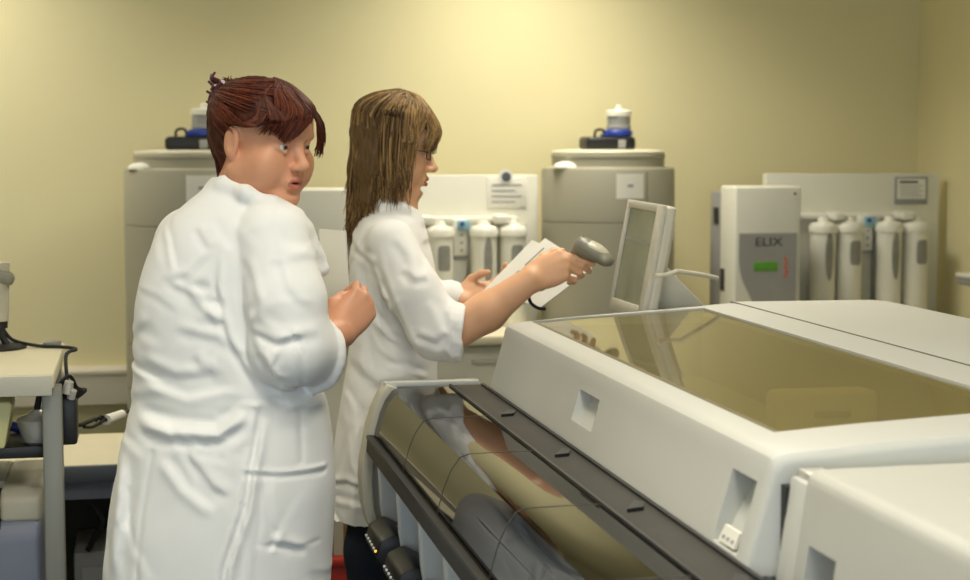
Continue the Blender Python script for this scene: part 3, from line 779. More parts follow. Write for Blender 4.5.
# handheld reader upright in a stand on the trolley
P0 = atY(4, 342, 4.41); bx = P0[0]
st = empty('barcode_reader', (bx - .02, 4.41, tz), 'grey handheld reader standing upright in its holder on the trolley', 'scanner')
MB().lathe((bx - .03, 4.41, tz), [(.085, 0), (.085, .006), (.07, .012), (.0, .014)], 40).build('stand_base', M['black'], st)
MB().tube([(bx + .008, 4.41, tz + .01), (bx - .003, 4.41, tz + .03), (bx - .006, 4.41, tz + .065)], .009).cyl((bx - .006, 4.41, tz + .05), (bx - .008, 4.41, tz + .068), .016, .019).build('stand_neck', M['black'], st)
b = MB()
b.lathe((bx - .008, 4.41, tz + .066), [(.015, 0), (.021, .004), (.0225, .05), (.025, .10), (.026, .15), (.0, .156)], 28)
b.build('grip', M['scannerlight'], st)
hd = MB()
hd.prism([(bx - .075, tz + .195), (bx - .055, tz + .185), (bx - .025, tz + .168), (bx + .006, tz + .165), (bx + .02, tz + .158), (bx + .027, tz + .166), (bx + .03, tz + .18), (bx + .02, tz + .192), (bx - .01, tz + .202), (bx - .05, tz + .212), (bx - .078, tz + .21)], 'y', 4.378, 4.442, .009, 3)
hd.build('reader_head', M['scanner'], st)
MB().tube([(bx - .006, 4.42, tz + .055), (bx + .02, 4.42, tz + .02), (bx + .08, 4.40, tz + .006), (bx + .14, 4.36, tz + .006), (bx + .18, 4.3, tz + .006), (tx1 + .012, 4.24, tz - .005), (tx1 + .02, 4.2, tz - .10), (tx1 + .012, 4.41, tz - .16)], .0045).build('reader_cable', M['rubber'], st)

# power block with coiled leads on the trolley's side
pwb = empty('power_block', (tx1 + .02, 4.04, .82), 'black power block with tangled leads hung on the side of the trolley post', 'power strip')
MB().box((tx1 + .0, 3.99, .835), (tx1 + .045, 4.08, .945), .008).build('housing', M['black'], pwb)
lead = MB()
for k in range(4):
    o = .006 * k
    lead.tube([(tx1 + .01 + o, 4.0 + .02 * k, .94), (tx1 + .008 + o, 3.99 + .02 * k, .975), (tx1 + .03 - .006 * k, 4.0 + .02 * k, .995 - .015 * k), (tx1 + .045 + o, 4.02 + .01 * k, .955), (tx1 + .03, 4.03, .93)], .0042)
lead.build('lead', M['rubber'], pwb)
pl = MB(); pl.cyl((tx1 + .03, 3.98, .985), (tx1 + .024, 3.985, .958), .010, .013).cyl((tx1 + .038, 3.98, .965), (tx1 + .032, 3.985, .945), .009); pl.build('plug', M['metal'], pwb)
lc = MB()
A = [V(70, 424, 4.02), V(80, 425, 4.05), V(90, 421, 4.1), V(98, 418, 4.16), V(106, 420, 4.2)]
lc.tube(A, .005).tube([V(84, 427, 4.07), V(92, 427, 4.12), V(100, 423, 4.17), V(106, 419, 4.2)], .004)
lc.tube([V(96, 421, 4.15), V(100, 416, 4.17), V(104, 418, 4.18), V(100, 424, 4.16)], .0035)
lc.build('mains_lead', M['rubber'], pwb)
MB().cyl(V(106, 420, 4.2), V(122, 414, 4.32), .013, .011).build('connector', M['paper'], pwb)
MB().tube([V(122, 414, 4.32), V(130, 411, 4.4), V(138, 418, 4.45), V(148, 430, 4.5)], .005).build('lead', M['rubber'], pwb)

# silver cup like reader head on the black shelf
P1 = atY(38, 451, 4.04)
sv = empty('shelf_reader', (P1[0], 4.04, .834), 'shiny silver cup shaped device on the black trolley shelf', 'device')
MB().lathe((P1[0], 4.04, .8345), [(.026, 0), (.034, .006), (.046, .05), (.0475, .056), (.043, .062), (.02, .07), (.012, .078), (0, .08)], 40).build('cup', M['metal'], sv)
MB().tube([(P1[0], 4.04, .912), (P1[0] + .006, 4.04, .945), (P1[0] + .014, 4.05, .962), (P1[0] + .03, 4.06, .975)], .008, taper=.6).build('cable', M['rubber'], sv)

# cream instrument with slanted face
P2 = atY(14, 405, 3.99)
ci = empty('cream_meter', (P2[0] - .09, 4.04, .834), 'cream meter with a slanted face on the trolley shelf, cut by the left edge', 'meter')
px_ = P2[0] - .018
Mm = Matrix.Translation((px_ - .09, 4.02, .8355)) @ Matrix.Rotation(math.radians(-12), 4, 'Y')
b = MB(); b.prism([(-.09, 0), (.085, 0), (.082, .10), (.075, .108), (-.09, .108)], 'y', -.05, .06, .006); b.bm.transform(Matrix.Translation((px_ - .088, 4.02, .8355)) @ Matrix.Shear('XY', 4, (.22, 0)))
b.build('casing', M['cream'], ci)
MB().lathe((px_ - .075, 3.969, .895), [(.04, 0), (.04, .004), (.036, .005), (0, .005)], 32, (0, -1, 0)).build('dial', M['grey'], ci)
bb = empty('blue_plug', (px_ + .045, 4.20, .834), 'small blue plug lying behind the silver cup', 'plug')
MB().box((px_ + .02, 4.185, .8345), (px_ + .075, 4.215, .85), .006).cyl((px_ + .03, 4.2, .84), (px_ - .005, 4.2, .85), .012).build('plug_body', M['blue'], bb)
MB().tube([(px_ + .075, 4.2, .83), (px_ + .11, 4.22, .83), (px_ + .13, 4.25, .82)], .004).build('plug_lead', M['rubber'], bb)

# label printer on the lower shelf
pr = empty('label_printer', (-.42, 4.15, .42), 'blue grey printer with a beige top on the lower trolley shelf', 'printer')
xr = atY(40, 520, 3.97)[0]
b = MB(); b.prism([(3.965, .4205), (3.965, .63), (3.985, .665), (4.40, .665), (4.40, .4205)], 'x', xr - .40, xr, .014, 3); b.build('casing', M['printer'], pr)
b = MB()
b.prism([(3.985, .66), (3.99, .715), (4.02, .735), (4.38, .735), (4.40, .72), (4.40, .66)], 'x', xr - .09, xr + .004, .012, 3)
b.prism([(4.12, .66), (4.12, .735), (4.38, .735), (4.40, .72), (4.40, .66)], 'x', xr - .40, xr - .085, .01, 2)
b.build('top_cover', M['beige'], pr)
MB().prism([(3.975, .648), (3.975, .66), (4.13, .72), (4.13, .655)], 'x', xr - .39, xr - .088).build('paper_slot', M['black'], pr)
MB().box((xr - .30, 3.99, .664), (xr - .105, 4.11, .69), .008).build('paper_tray', M['beige'], pr)
lc = MB()
lx = xr + .035
for k in range(5):
    lc.tube([(lx - .01, 4.1 + .01 * k, .74), (lx + .012, 4.06, .68), (lx - .012, 4.04 + .02 * k, .62 - .01 * k), (lx + .014, 4.05, .57), (lx - .01, 4.06, .51 - .01 * k), (lx + .008, 4.08, .425)], .0042)
tag(lc.build('cable_bundle', M['rubber'], None, (lx, 4.08, .42)), 'black cables hanging beside the printer inside the trolley post', 'cable')

# low table behind, with grey boxes underneath
lt = empty('low_table', (-.55, 4.95, 0), 'low cream topped table with a dark front edge behind the trolley', 'table')
MB().box((-1.6, 4.66, .63), (.30, 5.16, .664), .003).build('tabletop', M['bench'], lt)
MB().box((-1.6, 4.652, .615), (.30, 4.664, .661), .003).build('edge_strip', M['benchedge'], lt)
MB().box((-1.58, 4.68, .565), (.28, 4.70, .628)).build('apron', M['printer'], lt)
MB().box((-1.56, 5.10, .10), (.26, 5.12, .61)).build('shade_panel', M['darkrail'], lt)  # dark sheet added at the rear to stand for the shade under the table
for x, y in ((-1.55, 4.72), (.25, 4.72), (-1.55, 5.1), (.25, 5.1)): MB().box((x - .025, y - .025, 0), (x + .025, y + .025, .63), .003).build('leg', M['benchedge'], lt)
pc = empty('grey_case', (-.05, 4.88, 0), 'grey equipment case standing on the floor under the low table', 'case')
MB().box((-.20, 4.76, .012), (.10, 5.06, .40), .010).build('casing', M['grey'], pc)
MB().box((-.18, 4.752, .05), (.08, 4.762, .36), .004).build('front_panel', M['panelgrey'], pc)
for x in (-.17, .07):
    for y in (4.80, 5.02): MB().cyl((x, y, 0), (x, y, .014), .014, seg=12).build('foot', M['black'], pc)
bx2 = empty('grey_carton', (-.02, 4.95, .40), 'small pale grey carton lying on top of the grey case', 'carton')
MB().box((-.07, 4.86, .4005), (.06, 5.0, .475), .004).build('carton_body', M['panelgrey'], bx2)
MB().box((-.072, 4.858, .455), (.062, 5.002, .478), .003).build('carton_lid', M['grey'], bx2)
tag(MB().tube([(-.14, 4.74, .615), (-.06, 4.72, .55), (.02, 4.74, .50), (.06, 4.85, .484)], .007).tube([(-.15, 4.72, .55), (-.12, 4.71, .50), (-.135, 4.72, .46), (-.16, 4.74, .41)], .008).build('loose_cable', M['rubber'], None, (-.05, 4.75, .48)), 'black cable drooping under the low table edge', 'cable')

# a red bin and a carton beyond the women
ra = atY(336, 560, 5.2); rz = atY(336, 552, 5.2)[2]
rb = empty('red_bin', (ra[0] + .0, 5.2, 0), 'red bin on the floor behind the women', 'bin')
MB().prism([(ra[0] - .14, 0), (ra[0] + .10, 0), (ra[0] + .12, rz), (ra[0] - .16, rz)], 'y', 5.1, 5.35, .01).build('bin_body', M['red'], rb)
MB().box((ra[0] - .165, 5.09, rz - .02), (ra[0] + .125, 5.36, rz + .004), .006).build('bin_rim', M['red'], rb)
cb = empty('brown_carton', (ra[0], 5.22, rz), 'brown carton standing on the red bin behind the women', 'carton')
MB().box((ra[0] - .12, 5.13, rz + .005), (ra[0] + .09, 5.32, rz + .14), .003).build('carton_body', M['brown'], cb)
MB().box((ra[0] - .015, 5.1285, rz + .006), (ra[0] + .015, 5.3215, rz + .1415)).build('tape', M['beige'], cb)
# ------------------------------------------------------------------ people: shared anatomy
class Frame:
    """a head's own axes: x forward, y to the person's left, z up"""
    def __init__(s, o, theta, sc, pitch=0, roll=0):
        t = math.radians(theta); f = np.array([math.sin(t), -math.cos(t), 0]); l = np.array([math.cos(t), math.sin(t), 0]); u = np.array([0, 0, 1.0])
        p = math.radians(pitch); f, u = f * math.cos(p) - u * math.sin(p), u * math.cos(p) + f * math.sin(p)
        r = math.radians(roll); l, u = l * math.cos(r) + u * math.sin(r), u * math.cos(r) - l * math.sin(r)
        s.M = np.array([f, l, u]); s.o = np.array(o, float); s.s = sc
    def __call__(s, p): return s.o + s.s * (np.asarray(p, float) @ s.M)
    def loc(s, q): return ((np.asarray(q) - s.o) @ s.M.T) / s.s

def add_head(f, T, jaw=1.0, full=1.0, mouth_open=0.0):
    S = T.s
    E_ = lambda c, r, k=.012, op='add': f.ell(T(c), np.array(r) * S, T.M, k * S, op)
    C_ = lambda a, b, ra, rb, k=.01, op='add': f.cone(T(a), T(b), ra * S, rb * S, k * S, op)
    E_((-.018, 0, .030), (.093, .074, .080))
    E_((.022, 0, -.028), (.066, .060, .082), .03)
    for y in (-1, 1):
        C_((-.005, y * .056 * jaw, -.062), (.060, y * .018, -.100), .022 * full, .016, .028)
        E_((.052, y * .038 * full, -.034), (.028, .026 * full, .030), .02)
        E_((.044, y * .040, -.058), (.026 * full, .022 * full, .026), .024)
    E_((.070, 0, -.100), (.020, .022, .017), .018)
    E_((.060, 0, .045), (.032, .055, .045), .03)
    for y in (-1, 1):
        E_((.073, y * .026, .022), (.016, .026, .0095), .012)
        E_((.092, y * .0315, -.001), (.016, .017, .0115), .012, 'cut')
    # nose
    C_((.083, 0, .010), (.105, 0, -.030), .0075, .0105, .012)
    E_((.107, 0, -.034), (.011, .0115, .0095), .008)
    for y in (-1, 1): E_((.096, y * .0125, -.038), (.0115, .0075, .0075), .006)
    for y in (-1, 1): E_((.100, y * .0065, -.0445), (.005, .0035, .003), .003, 'cut')
    # mouth area
    E_((.076, 0, -.066), (.018, .026, .020), .016)
    C_((.0885, -.017, -.0655), (.0935, 0, -.0630), .0034, .0052, .008); C_((.0885, .017, -.0655), (.0935, 0, -.0630), .0034, .0052, .008)
    C_((.0865, -.015, -.0725), (.0915, 0, -.0762), .0036, .0060, .008); C_((.0865, .015, -.0725), (.0915, 0, -.0762), .0036, .0060, .008)
    E_((.097, 0, -.0692), (.009, .017, .0012 + mouth_open), .003, 'cut')
    E_((.088, 0, -.089), (.008, .018, .006), .008, 'cut')
    # eyelids
    for y in (-1, 1):
        for z0, zz, r in ((.0045, .0100, .0034), (-.0045, -.0092, .0030)):
            C_((.0775, y * .019, 0.0), (.0845, y * .030, zz), .0032, r, .006); C_((.0845, y * .030, zz), (.0715, y * .043, -.0005), r, .0032, .006)
    # ears
    for y in (-1, 1):
        Mr = T.M
        E_((-.016, y * .079, -.004), (.019, .008, .032), .008)
        E_((-.012, y * .080, -.026), (.010, .007, .014), .006)
        E_((-.012, y * .088, .001), (.010, .006, .020), .006, 'cut')

def add_eyes(parent, T, mw, mi, mb):
    for y in (-1, 1):
        c = np.array([.0712, y * .0308, .0004]); r = .0130
        look = np.array([1.0, 0.0, 0.0])
        e = MB(); e.mi = 0
        W = lambda p: q2w(T(p))
        e.lathe(W(c), [(0, -r * T.s)] + [(r * T.s * math.sin(a), -r * T.s * math.cos(a)) for a in np.linspace(.2, PI - .42, 14)], 24, Vector(W(c + look) - W(c)))
        e.mi = 1
        e.lathe(W(c), [(r * T.s * math.sin(PI - a), r * T.s * math.cos(a) + .0004) for a in np.linspace(.46, .2, 5)] , 24, Vector(W(c + look) - W(c)))
        e.mi = 2
        e.lathe(W(c), [(r * T.s * math.sin(a), r * T.s * math.cos(a) + .0007) for a in np.linspace(.22, 0.0, 4)], 24, Vector(W(c + look) - W(c)))
        e.build('eye', [mw, mi, mb], parent)

def add_hand(f, W, fwd, nrm, thumb_sign, fingers, thumb, sc=1.0, k=.004):
    """W wrist, fwd towards the knuckles, nrm out of the back of the hand; thumb_sign picks the thumb's side.
    fingers: four lists of three bends (degrees, towards the palm), index first, with an optional spread"""
    W = np.array(W, float); fw = np.array(fwd, float); fw /= np.linalg.norm(fw)
    n = np.array(nrm, float); n -= fw * (n @ fw); n /= np.linalg.norm(n)
    t = np.cross(n, fw) * thumb_sign
    P = lambda a, b, c: W + sc * (fw * a + t * b + n * c)
    kn = [(.088, .027, .002), (.092, .008, .005), (.087, -.011, .003), (.077, -.029, -.001)]
    ln = [(.040, .025, .020), (.045, .028, .021), (.041, .027, .020), (.032, .021, .018)]
    rr = [.0092, .0094, .0088, .0078]
    f.ell(P(.050, 0, -.004), np.array([.050, .040, .017]) * sc, np.array([fw, t, n]), .014 * sc)
    for kx, r in zip(kn, rr):
        f.cone(P(.005, kx[1] * .55, -.002), P(*kx), .0165 * sc, (r + .002) * sc, .012 * sc)
    f.ell(P(.030, .024, -.012), np.array([.034, .017, .016]) * sc, np.array([fw, t, n]), .012 * sc)
    for i in range(4):
        p = P(*kn[i]); d = fw.copy(); nn = n.copy(); r = rr[i] * sc
        sp = fingers[i][3] if len(fingers[i]) > 3 else 0
        d = d * math.cos(math.radians(sp)) + t * math.sin(math.radians(sp))
        for j in range(3):
            a = math.radians(fingers[i][j])
            d, nn = d * math.cos(a) - nn * math.sin(a), nn * math.cos(a) + d * math.sin(a)
            q = p + d * ln[i][j] * sc; r2 = r * .92
            f.cone(p, q, r, r2, k * sc); p, r = q, r2
    pts = [P(*q) for q in thumb]
    f.chain(pts, [.0135 * sc, .0115 * sc, .0100 * sc, .0085 * sc][:len(pts)], .006 * sc)

def body_mesh(name, f, mats, pick, origin, smooth=2):
    v, q = f.mesh()
    me = np_mesh(name, q2w(v), q)
    cen = v[q].mean(1)
    me.polygons.foreach_set('material_index', pick(cen).astype(np.int32))
    return link_mesh(name, me, mats, None, origin)
def field_part(name, f, m, parent, tone=None):
    v, q = f.mesh(); me = np_mesh(name, q2w(v), q)
    return link_mesh(name, me, m, parent)

class Strands:
    def __init__(s): s.v = []; s.q = []; s.t = []; s.n = 0
    def add(s, path, r0, r1, tone, seg=5, flat=.55):
        P = np.array(path); n = len(P)
        d = np.gradient(P, axis=0); d /= np.linalg.norm(d, axis=1)[:, None] + 1e-9
        a = np.cross(d, np.array([.3, .2, .93])); a /= np.linalg.norm(a, axis=1)[:, None] + 1e-9
        b = np.cross(d, a); u = np.linspace(0, 1, n)
        rr = r0 * np.minimum(1, .55 + 3 * u) * (1 - u ** 2.2) + r1 * u ** 2.2
        for k in range(seg):
            t = 2 * PI * k / seg
            s.v.append((P + (a * math.cos(t) + b * math.sin(t) * flat) * rr[:, None]))
        base = s.n
        for k in range(seg):
            k2 = (k + 1) % seg
            i = np.arange(n - 1)
            s.q.append(np.stack([base + k * n + i, base + k2 * n + i, base + k2 * n + i + 1, base + k * n + i + 1], 1))
        s.t.append(np.full(seg * n, tone)); s.n += seg * n
    def spline(s, ctrl, m=14):
        c = np.array(ctrl, float); n = len(c); out = []
        u = np.linspace(0, n - 1, m)
        for x in u:
            i = min(int(x), n - 2); t = x - i
            p0, p1, p2, p3 = c[max(i - 1, 0)], c[i], c[i + 1], c[min(i + 2, n - 1)]
            out.append(.5 * (2 * p1 + (p2 - p0) * t + (2 * p0 - 5 * p1 + 4 * p2 - p3) * t * t + (3 * p1 - p0 - 3 * p2 + p3) * t ** 3))
        return np.array(out)
def hair_part(f, st, m, parent, base_tone):
    v, q = f.mesh()
    V_ = np.concatenate([v] + st.v); Q = np.concatenate([q] + [x + len(v) for x in st.q])
    me = np_mesh('hair', q2w(V_), Q)
    at = me.attributes.new('tone', 'FLOAT', 'POINT')
    at.data.foreach_set('value', np.concatenate([np.full(len(v), base_tone)] + st.t).astype(np.float32))
    return link_mesh('hair', me, m, parent)

M['skinL'] = mat('ruddy_skin', rgb(218, 158, 124), 0.45, 0.4, var=0.05, vscale=14, bump=0.05, bscale=300, sub=0.15)
M['skinR'] = mat('fair_skin', rgb(224, 172, 134), 0.45, 0.4, var=0.045, vscale=14, bump=0.05, bscale=300, sub=0.15)
M['lips'] = mat('lips', rgb(192, 116, 98), 0.4, 0.4, var=0.05)
M['mouth'] = mat('mouth_inside', rgb(70, 24, 20), 0.5, 0.3, var=0.05)
M['brow'] = mat('eyebrow_hair', rgb(92, 56, 38), 0.7, 0.2, var=0.1)
M['eyewhite'] = mat('eye_white', rgb(226, 220, 212), 0.25, 0.5, var=0.02)
M['iris'] = mat('iris', rgb(86, 96, 98), 0.25, 0.5, var=0.15, vscale=200)
M['pupil'] = mat('pupil', rgb(14, 12, 12), 0.15, 0.5, var=0.02)
M['coat'] = mat('white_cotton', rgb(243, 242, 240), 0.82, 0.2, var=0.012, vscale=20, bump=0.06, bscale=700)
M['coatR'] = mat('white_cotton_thin', rgb(241, 239, 236), 0.82, 0.2, var=0.012, vscale=20, bump=0.06, bscale=700)
M['trousers'] = mat('dark_trousers', rgb(30, 36, 46), 0.85, 0.2, var=0.12, vscale=30)
M['shoe'] = mat('shoe_leather', rgb(60, 54, 50), 0.5, 0.4, var=0.08)
M['hairL'] = hair_mat('auburn_hair', rgb(34, 14, 10), rgb(84, 36, 20), rgb(134, 64, 36))
M['hairR'] = hair_mat('light_brown_hair', rgb(58, 42, 25), rgb(122, 92, 56), rgb(190, 154, 100))
M['clip'] = mat('hair_clip', rgb(96, 52, 62), 0.35, 0.5, var=0.2, vscale=60)
M['frame'] = mat('spectacle_frame', rgb(44, 32, 30), 0.35, 0.5, var=0.05)
M['lens'] = glass_mat('spectacle_lens', (0.95, 0.95, 0.93, 1), 1.35, 0.02)

def px_rows(rows, h):
    """rows of (y, xl, xr, half depth[, extra distance]) in the picture at distance h -> loft rows"""
    out = []
    for r in rows:
        hh = h + (r[4] if len(r) > 4 else 0)
        a = H(r[1], r[0], hh); b = H(r[2], r[0], hh); out.append((a[2], a[0], b[0], hh, r[3]))
    return out
def legs(f, hipz, cu, cv, ax, spread, fdir):
    for sgn in (-1, 1):
        o = np.array([cu, cv, 0]) + np.array(ax) * spread * sgn
        f.cone(o + [0, 0, hipz], o + [0, 0, .48], .072, .058, .03).cone(o + [0, 0, .48], o + [0, 0, .085], .056, .038, .03)
        fd = np.array(fdir); f.cone(o + [0, 0, .034] - fd * .03, o + fd * .17 + [0, 0, .026], .034, .026, .03)
        f.half(o, (0, 0, -1), o - [.3, .3, .1], o + [.3, .3, .0])
def shoes_trousers(root, hipz, cu, cv, ax, spread, fdir):
    F = Field((cu - .4, cv - .4, -.02), (cu + .4, cv + .4, hipz + .12), .007)
    F.loft([(hipz - .10, cu - .08, cu + .08, cv, .09), (hipz + .05, cu - .07, cu + .07, cv, .09)], .03)
    for sgn in (-1, 1):
        o = np.array([cu, cv, 0]) + np.array(ax) * spread * sgn
        F.cone(o + [0, 0, hipz], o + [0, 0, .48], .072, .070, .04).cone(o + [0, 0, .48], o + [0, 0, .06], .073, .064, .03)
    F.noise(.004, 9)
    F.half((0, 0, .055), (0, 0, -1), (cu - .4, cv - .4, -.02), (cu + .4, cv + .4, .055))
    field_part('trousers', F, M['trousers'], root)
    for sgn in (-1, 1):
        o = np.array([cu, cv, 0]) + np.array(ax) * spread * sgn; fd = np.array(fdir)
        F = Field(o - [.3, .3, .02], o + [.3, .3, .16], .005)
        F.cone(o + [0, 0, .046] - fd * .04, o + fd * .08 + [0, 0, .040], .044, .044, .02).cone(o + fd * .08 + [0, 0, .04], o + fd * .19 + [0, 0, .03], .044, .034, .02)
        F.half(o, (0, 0, -1), o - [.3, .3, .1], o + [.3, .3, .001])
        field_part('shoe', F, M['shoe'], root)

# ------------------------------------------------------------------ the red-haired woman, back to us, head turned right
def woman_left():
    h = 3.5
    T = Frame(H(266, 141, h - .02), 53, 1.03, pitch=9)
    rowsL = px_rows([(180, 218, 258, .055), (188, 208, 266, .075), (197, 193, 284, .095), (210, 179, 298, .12), (228, 163, 306, .14), (250, 151, 310, .155), (275, 142, 310, .162),
        (305, 135, 310, .165), (340, 134, 308, .165), (375, 135, 313, .163), (400, 133, 325, .168), (440, 124, 332, .178), (480, 116, 335, .185), (520, 109, 334, .19), (560, 105, 332, .19), (604, 103, 330, .19)], h)
    g = np.array([math.cos(math.radians(42)), math.sin(math.radians(42)), 0]); rt = np.array([g[1], -g[0], 0])
    cu = H(222, 480, h)[0]
    # body
    f = Field((H(95, 300, h)[0], h - .36, -.01), (H(385, 300, h)[0], h + .34, H(0, 70, h)[2]), .0032)
    f.loft(rowsL[1:-1], .03, grow=-.036)
    add_head(f, T, jaw=1.08, full=1.2, mouth_open=.0016)
    for y in (-1, 1): f.ell(T((.026, y * .052, -.060)), np.array([.036, .022, .034]) * T.s, T.M, .025)
    f.cone(T((-.022, 0, -.045)), H(240, 206, h + .01), .056, .066, .03)
    f.cone(T((.02, 0, -.085)), H(258, 205, h), .034, .05, .03)
    f.ell(T((.032, 0, -.106)), np.array([.046, .046, .026]), T.M, .025)
    legs(f, .80, cu, h, rt, .095, g)
    S_ = H(274, 245, h - .08); El = H(293, 350, h - .135); Wr = H(339, 333, h - .04)
    f.chain([S_, El], [.04, .045], .03); f.cone(El, Wr, .046, .033, .02)
    add_hand(f, Wr, np.array([.50, .35, .62]), np.array([.42, -.85, .12]), 1,
             [(55, 70, 40), (60, 75, 45), (62, 78, 45), (65, 78, 45)], [(.018, .026, -.012), (.046, .044, -.020), (.070, .036, -.034), (.088, .022, -.040)], 1.0)
    def pick(c):
        l = T.loc(c); m = np.zeros(len(c), int)
        lip = (l[:, 0] > .078) & ((l[:, 1] / .0215) ** 2 + ((l[:, 2] + .0698) / .0115) ** 2 < 1)
        m[lip] = 1
        m[(np.abs(l[:, 2] + .069) < .0018) & (l[:, 0] > .074) & (l[:, 0] < .0905) & (np.abs(l[:, 1]) < .016)] = 2
        return m
    org = q2w(np.array([cu, h, 0]))
    body = body_mesh('person', f, [M['skinL'], M['lips'], M['mouth']], pick, org)
    tag(body, 'woman with pinned up auburn hair in a white coat looking back over her shoulder', 'person')
    add_eyes(body, T, M['eyewhite'], M['iris'], M['pupil'])
    for y in (-1, 1):
        MB().tube([q2w(T(p)) for p in ((.0885, y * .014, .0195), (.0880, y * .026, .0245), (.076, y * .042, .021))], .0022, taper=.5).build('eyebrow', M['brow'], body)
    # coat
    c = Field((H(90, 300, h)[0], h - .40, .60), (H(385, 300, h)[0], h + .34, H(0, 165, h)[2]), .0042)
    c.loft(rowsL, .03)
    Sh = H(272, 238, h - .10); Up = H(285, 300, h - .135); Eb = H(290, 346, h - .14); Cf = H(318, 354, h - .07)
    body_c = c; c = Field(body_c.lo, body_c.lo + (body_c.n - 1) * body_c.h - 1e-6, body_c.h)
    c.chain([Sh, Up, Eb], [.075, .082, .080], .010); c.cone(Eb, Cf, .075, .068, .025)
    cd = (Cf - Eb) / np.linalg.norm(Cf - Eb)
    c.half(Cf + cd * .004, cd, Cf - .10, Cf + .16, .004)
    c.cone(Cf - cd * .020, Cf + cd * .08, .056, .062, .003, 'cut')
    # rolled cuff
    ring = [Cf - cd * .012 + .066 * (math.cos(a) * np.array([0, 0, 1.0]) + math.sin(a) * np.cross(cd, [0, 0, 1.0])) for a in np.linspace(0, 2 * PI, 25)]
    c.chain(ring, [.0105] * 25, .008)
    body_c.F = smin(body_c.F, c.F, .010); c = body_c
    c.cone(H(300, 232, h - .05), H(321, 268, h - .04), .030, .018, .035)
    c.cone(H(190, 242, h + .10), H(172, 312, h + .10), .073, .07, .06)
    # collar and neck opening
    nk = [H(214, 189, h + .0), H(226, 186, h - .06), H(246, 193, h - .10), H(272, 205, h - .105), H(296, 215, h - .07)]
    c.chain(nk, [.013, .013, .013, .014, .014], .02)
    c.cone(T((-.022, 0, -.05)), H(238, 203, h + .01), .060, .062, .006, 'cut')
    c.cone(T((.02, 0, -.08)), H(262, 203, h - .005), .046, .055, .008, 'cut')
    G = lambda pts, w, a: (c.groove if w < .0066 else c.fold)([H(x, y, h) for x, y in pts], w * (1 if w < .0066 else 1.3), a * (.62 if w < .0066 else 1.0), v1=h)
    G([(232, 244), (229, 280), (239, 325), (252, 352), (274, 388)], .007, .007)
    G([(176, 276), (205, 287), (236, 296)], .008, .004); G([(206, 223), (222, 246)], .009, .004); G([(184, 320), (230, 330), (262, 352)], .011, .004)
    G([(143, 404), (190, 412), (230, 415), (262, 390)], .013, -.011); G([(146, 418), (185, 425), (232, 424), (266, 404)], .011, .009)
    G([(150, 352), (190, 366), (240, 362)], .012, .006); G([(148, 370), (200, 385), (250, 376)], .010, -.005)
    G([(266, 394), (261, 436), (252, 492), (234, 545), (228, 590)], .0065, -.009); G([(273, 394), (268, 436), (259, 492), (241, 545), (236, 590)], .008, .009)
    G([(176, 440), (200, 470), (232, 494)], .012, -.007); G([(166, 440), (158, 490), (153, 540), (150, 590)], .006, .005)
    G([(196, 432), (228, 470), (246, 480)], .010, .006); G([(128, 450), (124, 500), (120, 560)], .012, .006); G([(140, 440), (136, 500), (132, 570)], .014, -.006)
    G([(112, 573), (160, 575), (220, 577), (300, 582), (330, 583)], .0045, .004)
    G([(258, 453), (290, 457), (327, 458)], .004, -.005); G([(258, 459), (290, 463), (327, 464)], .0045, .005)
    G([(268, 456), (272, 500), (268, 525), (300, 532), (322, 530)], .0045, .0035); G([(276, 522), (296, 527), (316, 536)], .008, .005)
    G([(278, 380), (300, 398), (330, 404)], .010, .007); G([(306, 400), (308, 450)], .006, .004)
    G([(262, 318), (290, 330), (318, 322)], .008, .006); G([(272, 338), (288, 364), (300, 372)], .009, .008); G([(296, 330), (286, 352), (296, 376), (314, 384)], .007, -.005)
    G([(258, 250), (270, 290), (268, 312)], .010, .005); G([(304, 322), (314, 340), (312, 372)], .006, .006); G([(290, 250), (300, 280), (318, 300)], .010, .004)
    rr = random.Random(21)
    for i in range(70):
        x = rr.uniform(125, 325); y = rr.uniform(215, 580)
        ang = rr.gauss(1.45, .3) if y > 440 else (rr.gauss(0.15, .35) if y > 350 else rr.gauss(.6, .5)); L = rr.uniform(14, 46); bend = rr.uniform(-.35, .35)
        pts = [(x - L * math.cos(ang - bend), y - L * math.sin(ang - bend)), (x, y), (x + L * math.cos(ang + bend), y + L * math.sin(ang + bend))]
        c.fold([H(a_, b_, h) for a_, b_ in pts], rr.uniform(.008, .018), rr.uniform(-.0042, .0042), v1=h)
    c.noise(.0030, (9, 9, 6), 3.0, 2)
    hem = H(200, 588, h)[2]
    c.half((0, 0, hem), (0, 0, -1), (H(90, 300, h)[0], h - .4, .6), (H(385, 300, h)[0], h + .34, hem))
    c.loft([(hem - .05, H(112, 580, h)[0], H(322, 580, h)[0], h, .172), (hem + .03, H(114, 580, h)[0], H(322, 580, h)[0], h, .17)], .004, op='cut')
    field_part('coat', c, M['coat'], body)
    # hair
    hf = Field(T.o - .19, T.o + .19, .0034)
    S = T.s
    hf.ell(T((-.020, 0, .040)), np.array([.103, .083, .083]) * S, T.M, .01)
    hf.ell(T((-.070, 0, .030)), np.array([.066, .070, .080]) * S, T.M, .03)
    hf.cone(T((-.075, 0, -.01)), T((-.062, 0, -.088)), .052 * S, .038 * S, .03)
    hf.ell(T((-.100, .006, .062)), np.array([.034, .040, .042]) * S, T.M, .02)
    # open the face
    hf.ell(T((.095, 0, -.055)), np.array([.085, .105, .122]) * S, T.M, .012, 'cut')
    hf.ell(T((-.002, -.085, -.020)), np.array([.034, .035, .050]) * S, T.M, .010, 'cut'); hf.ell(T((-.002, .085, -.020)), np.array([.034, .035, .050]) * S, T.M, .010, 'cut')
    hf.ell(T((.02, 0, -.12)), np.array([.075, .10, .06]) * S, T.M, .01, 'cut')
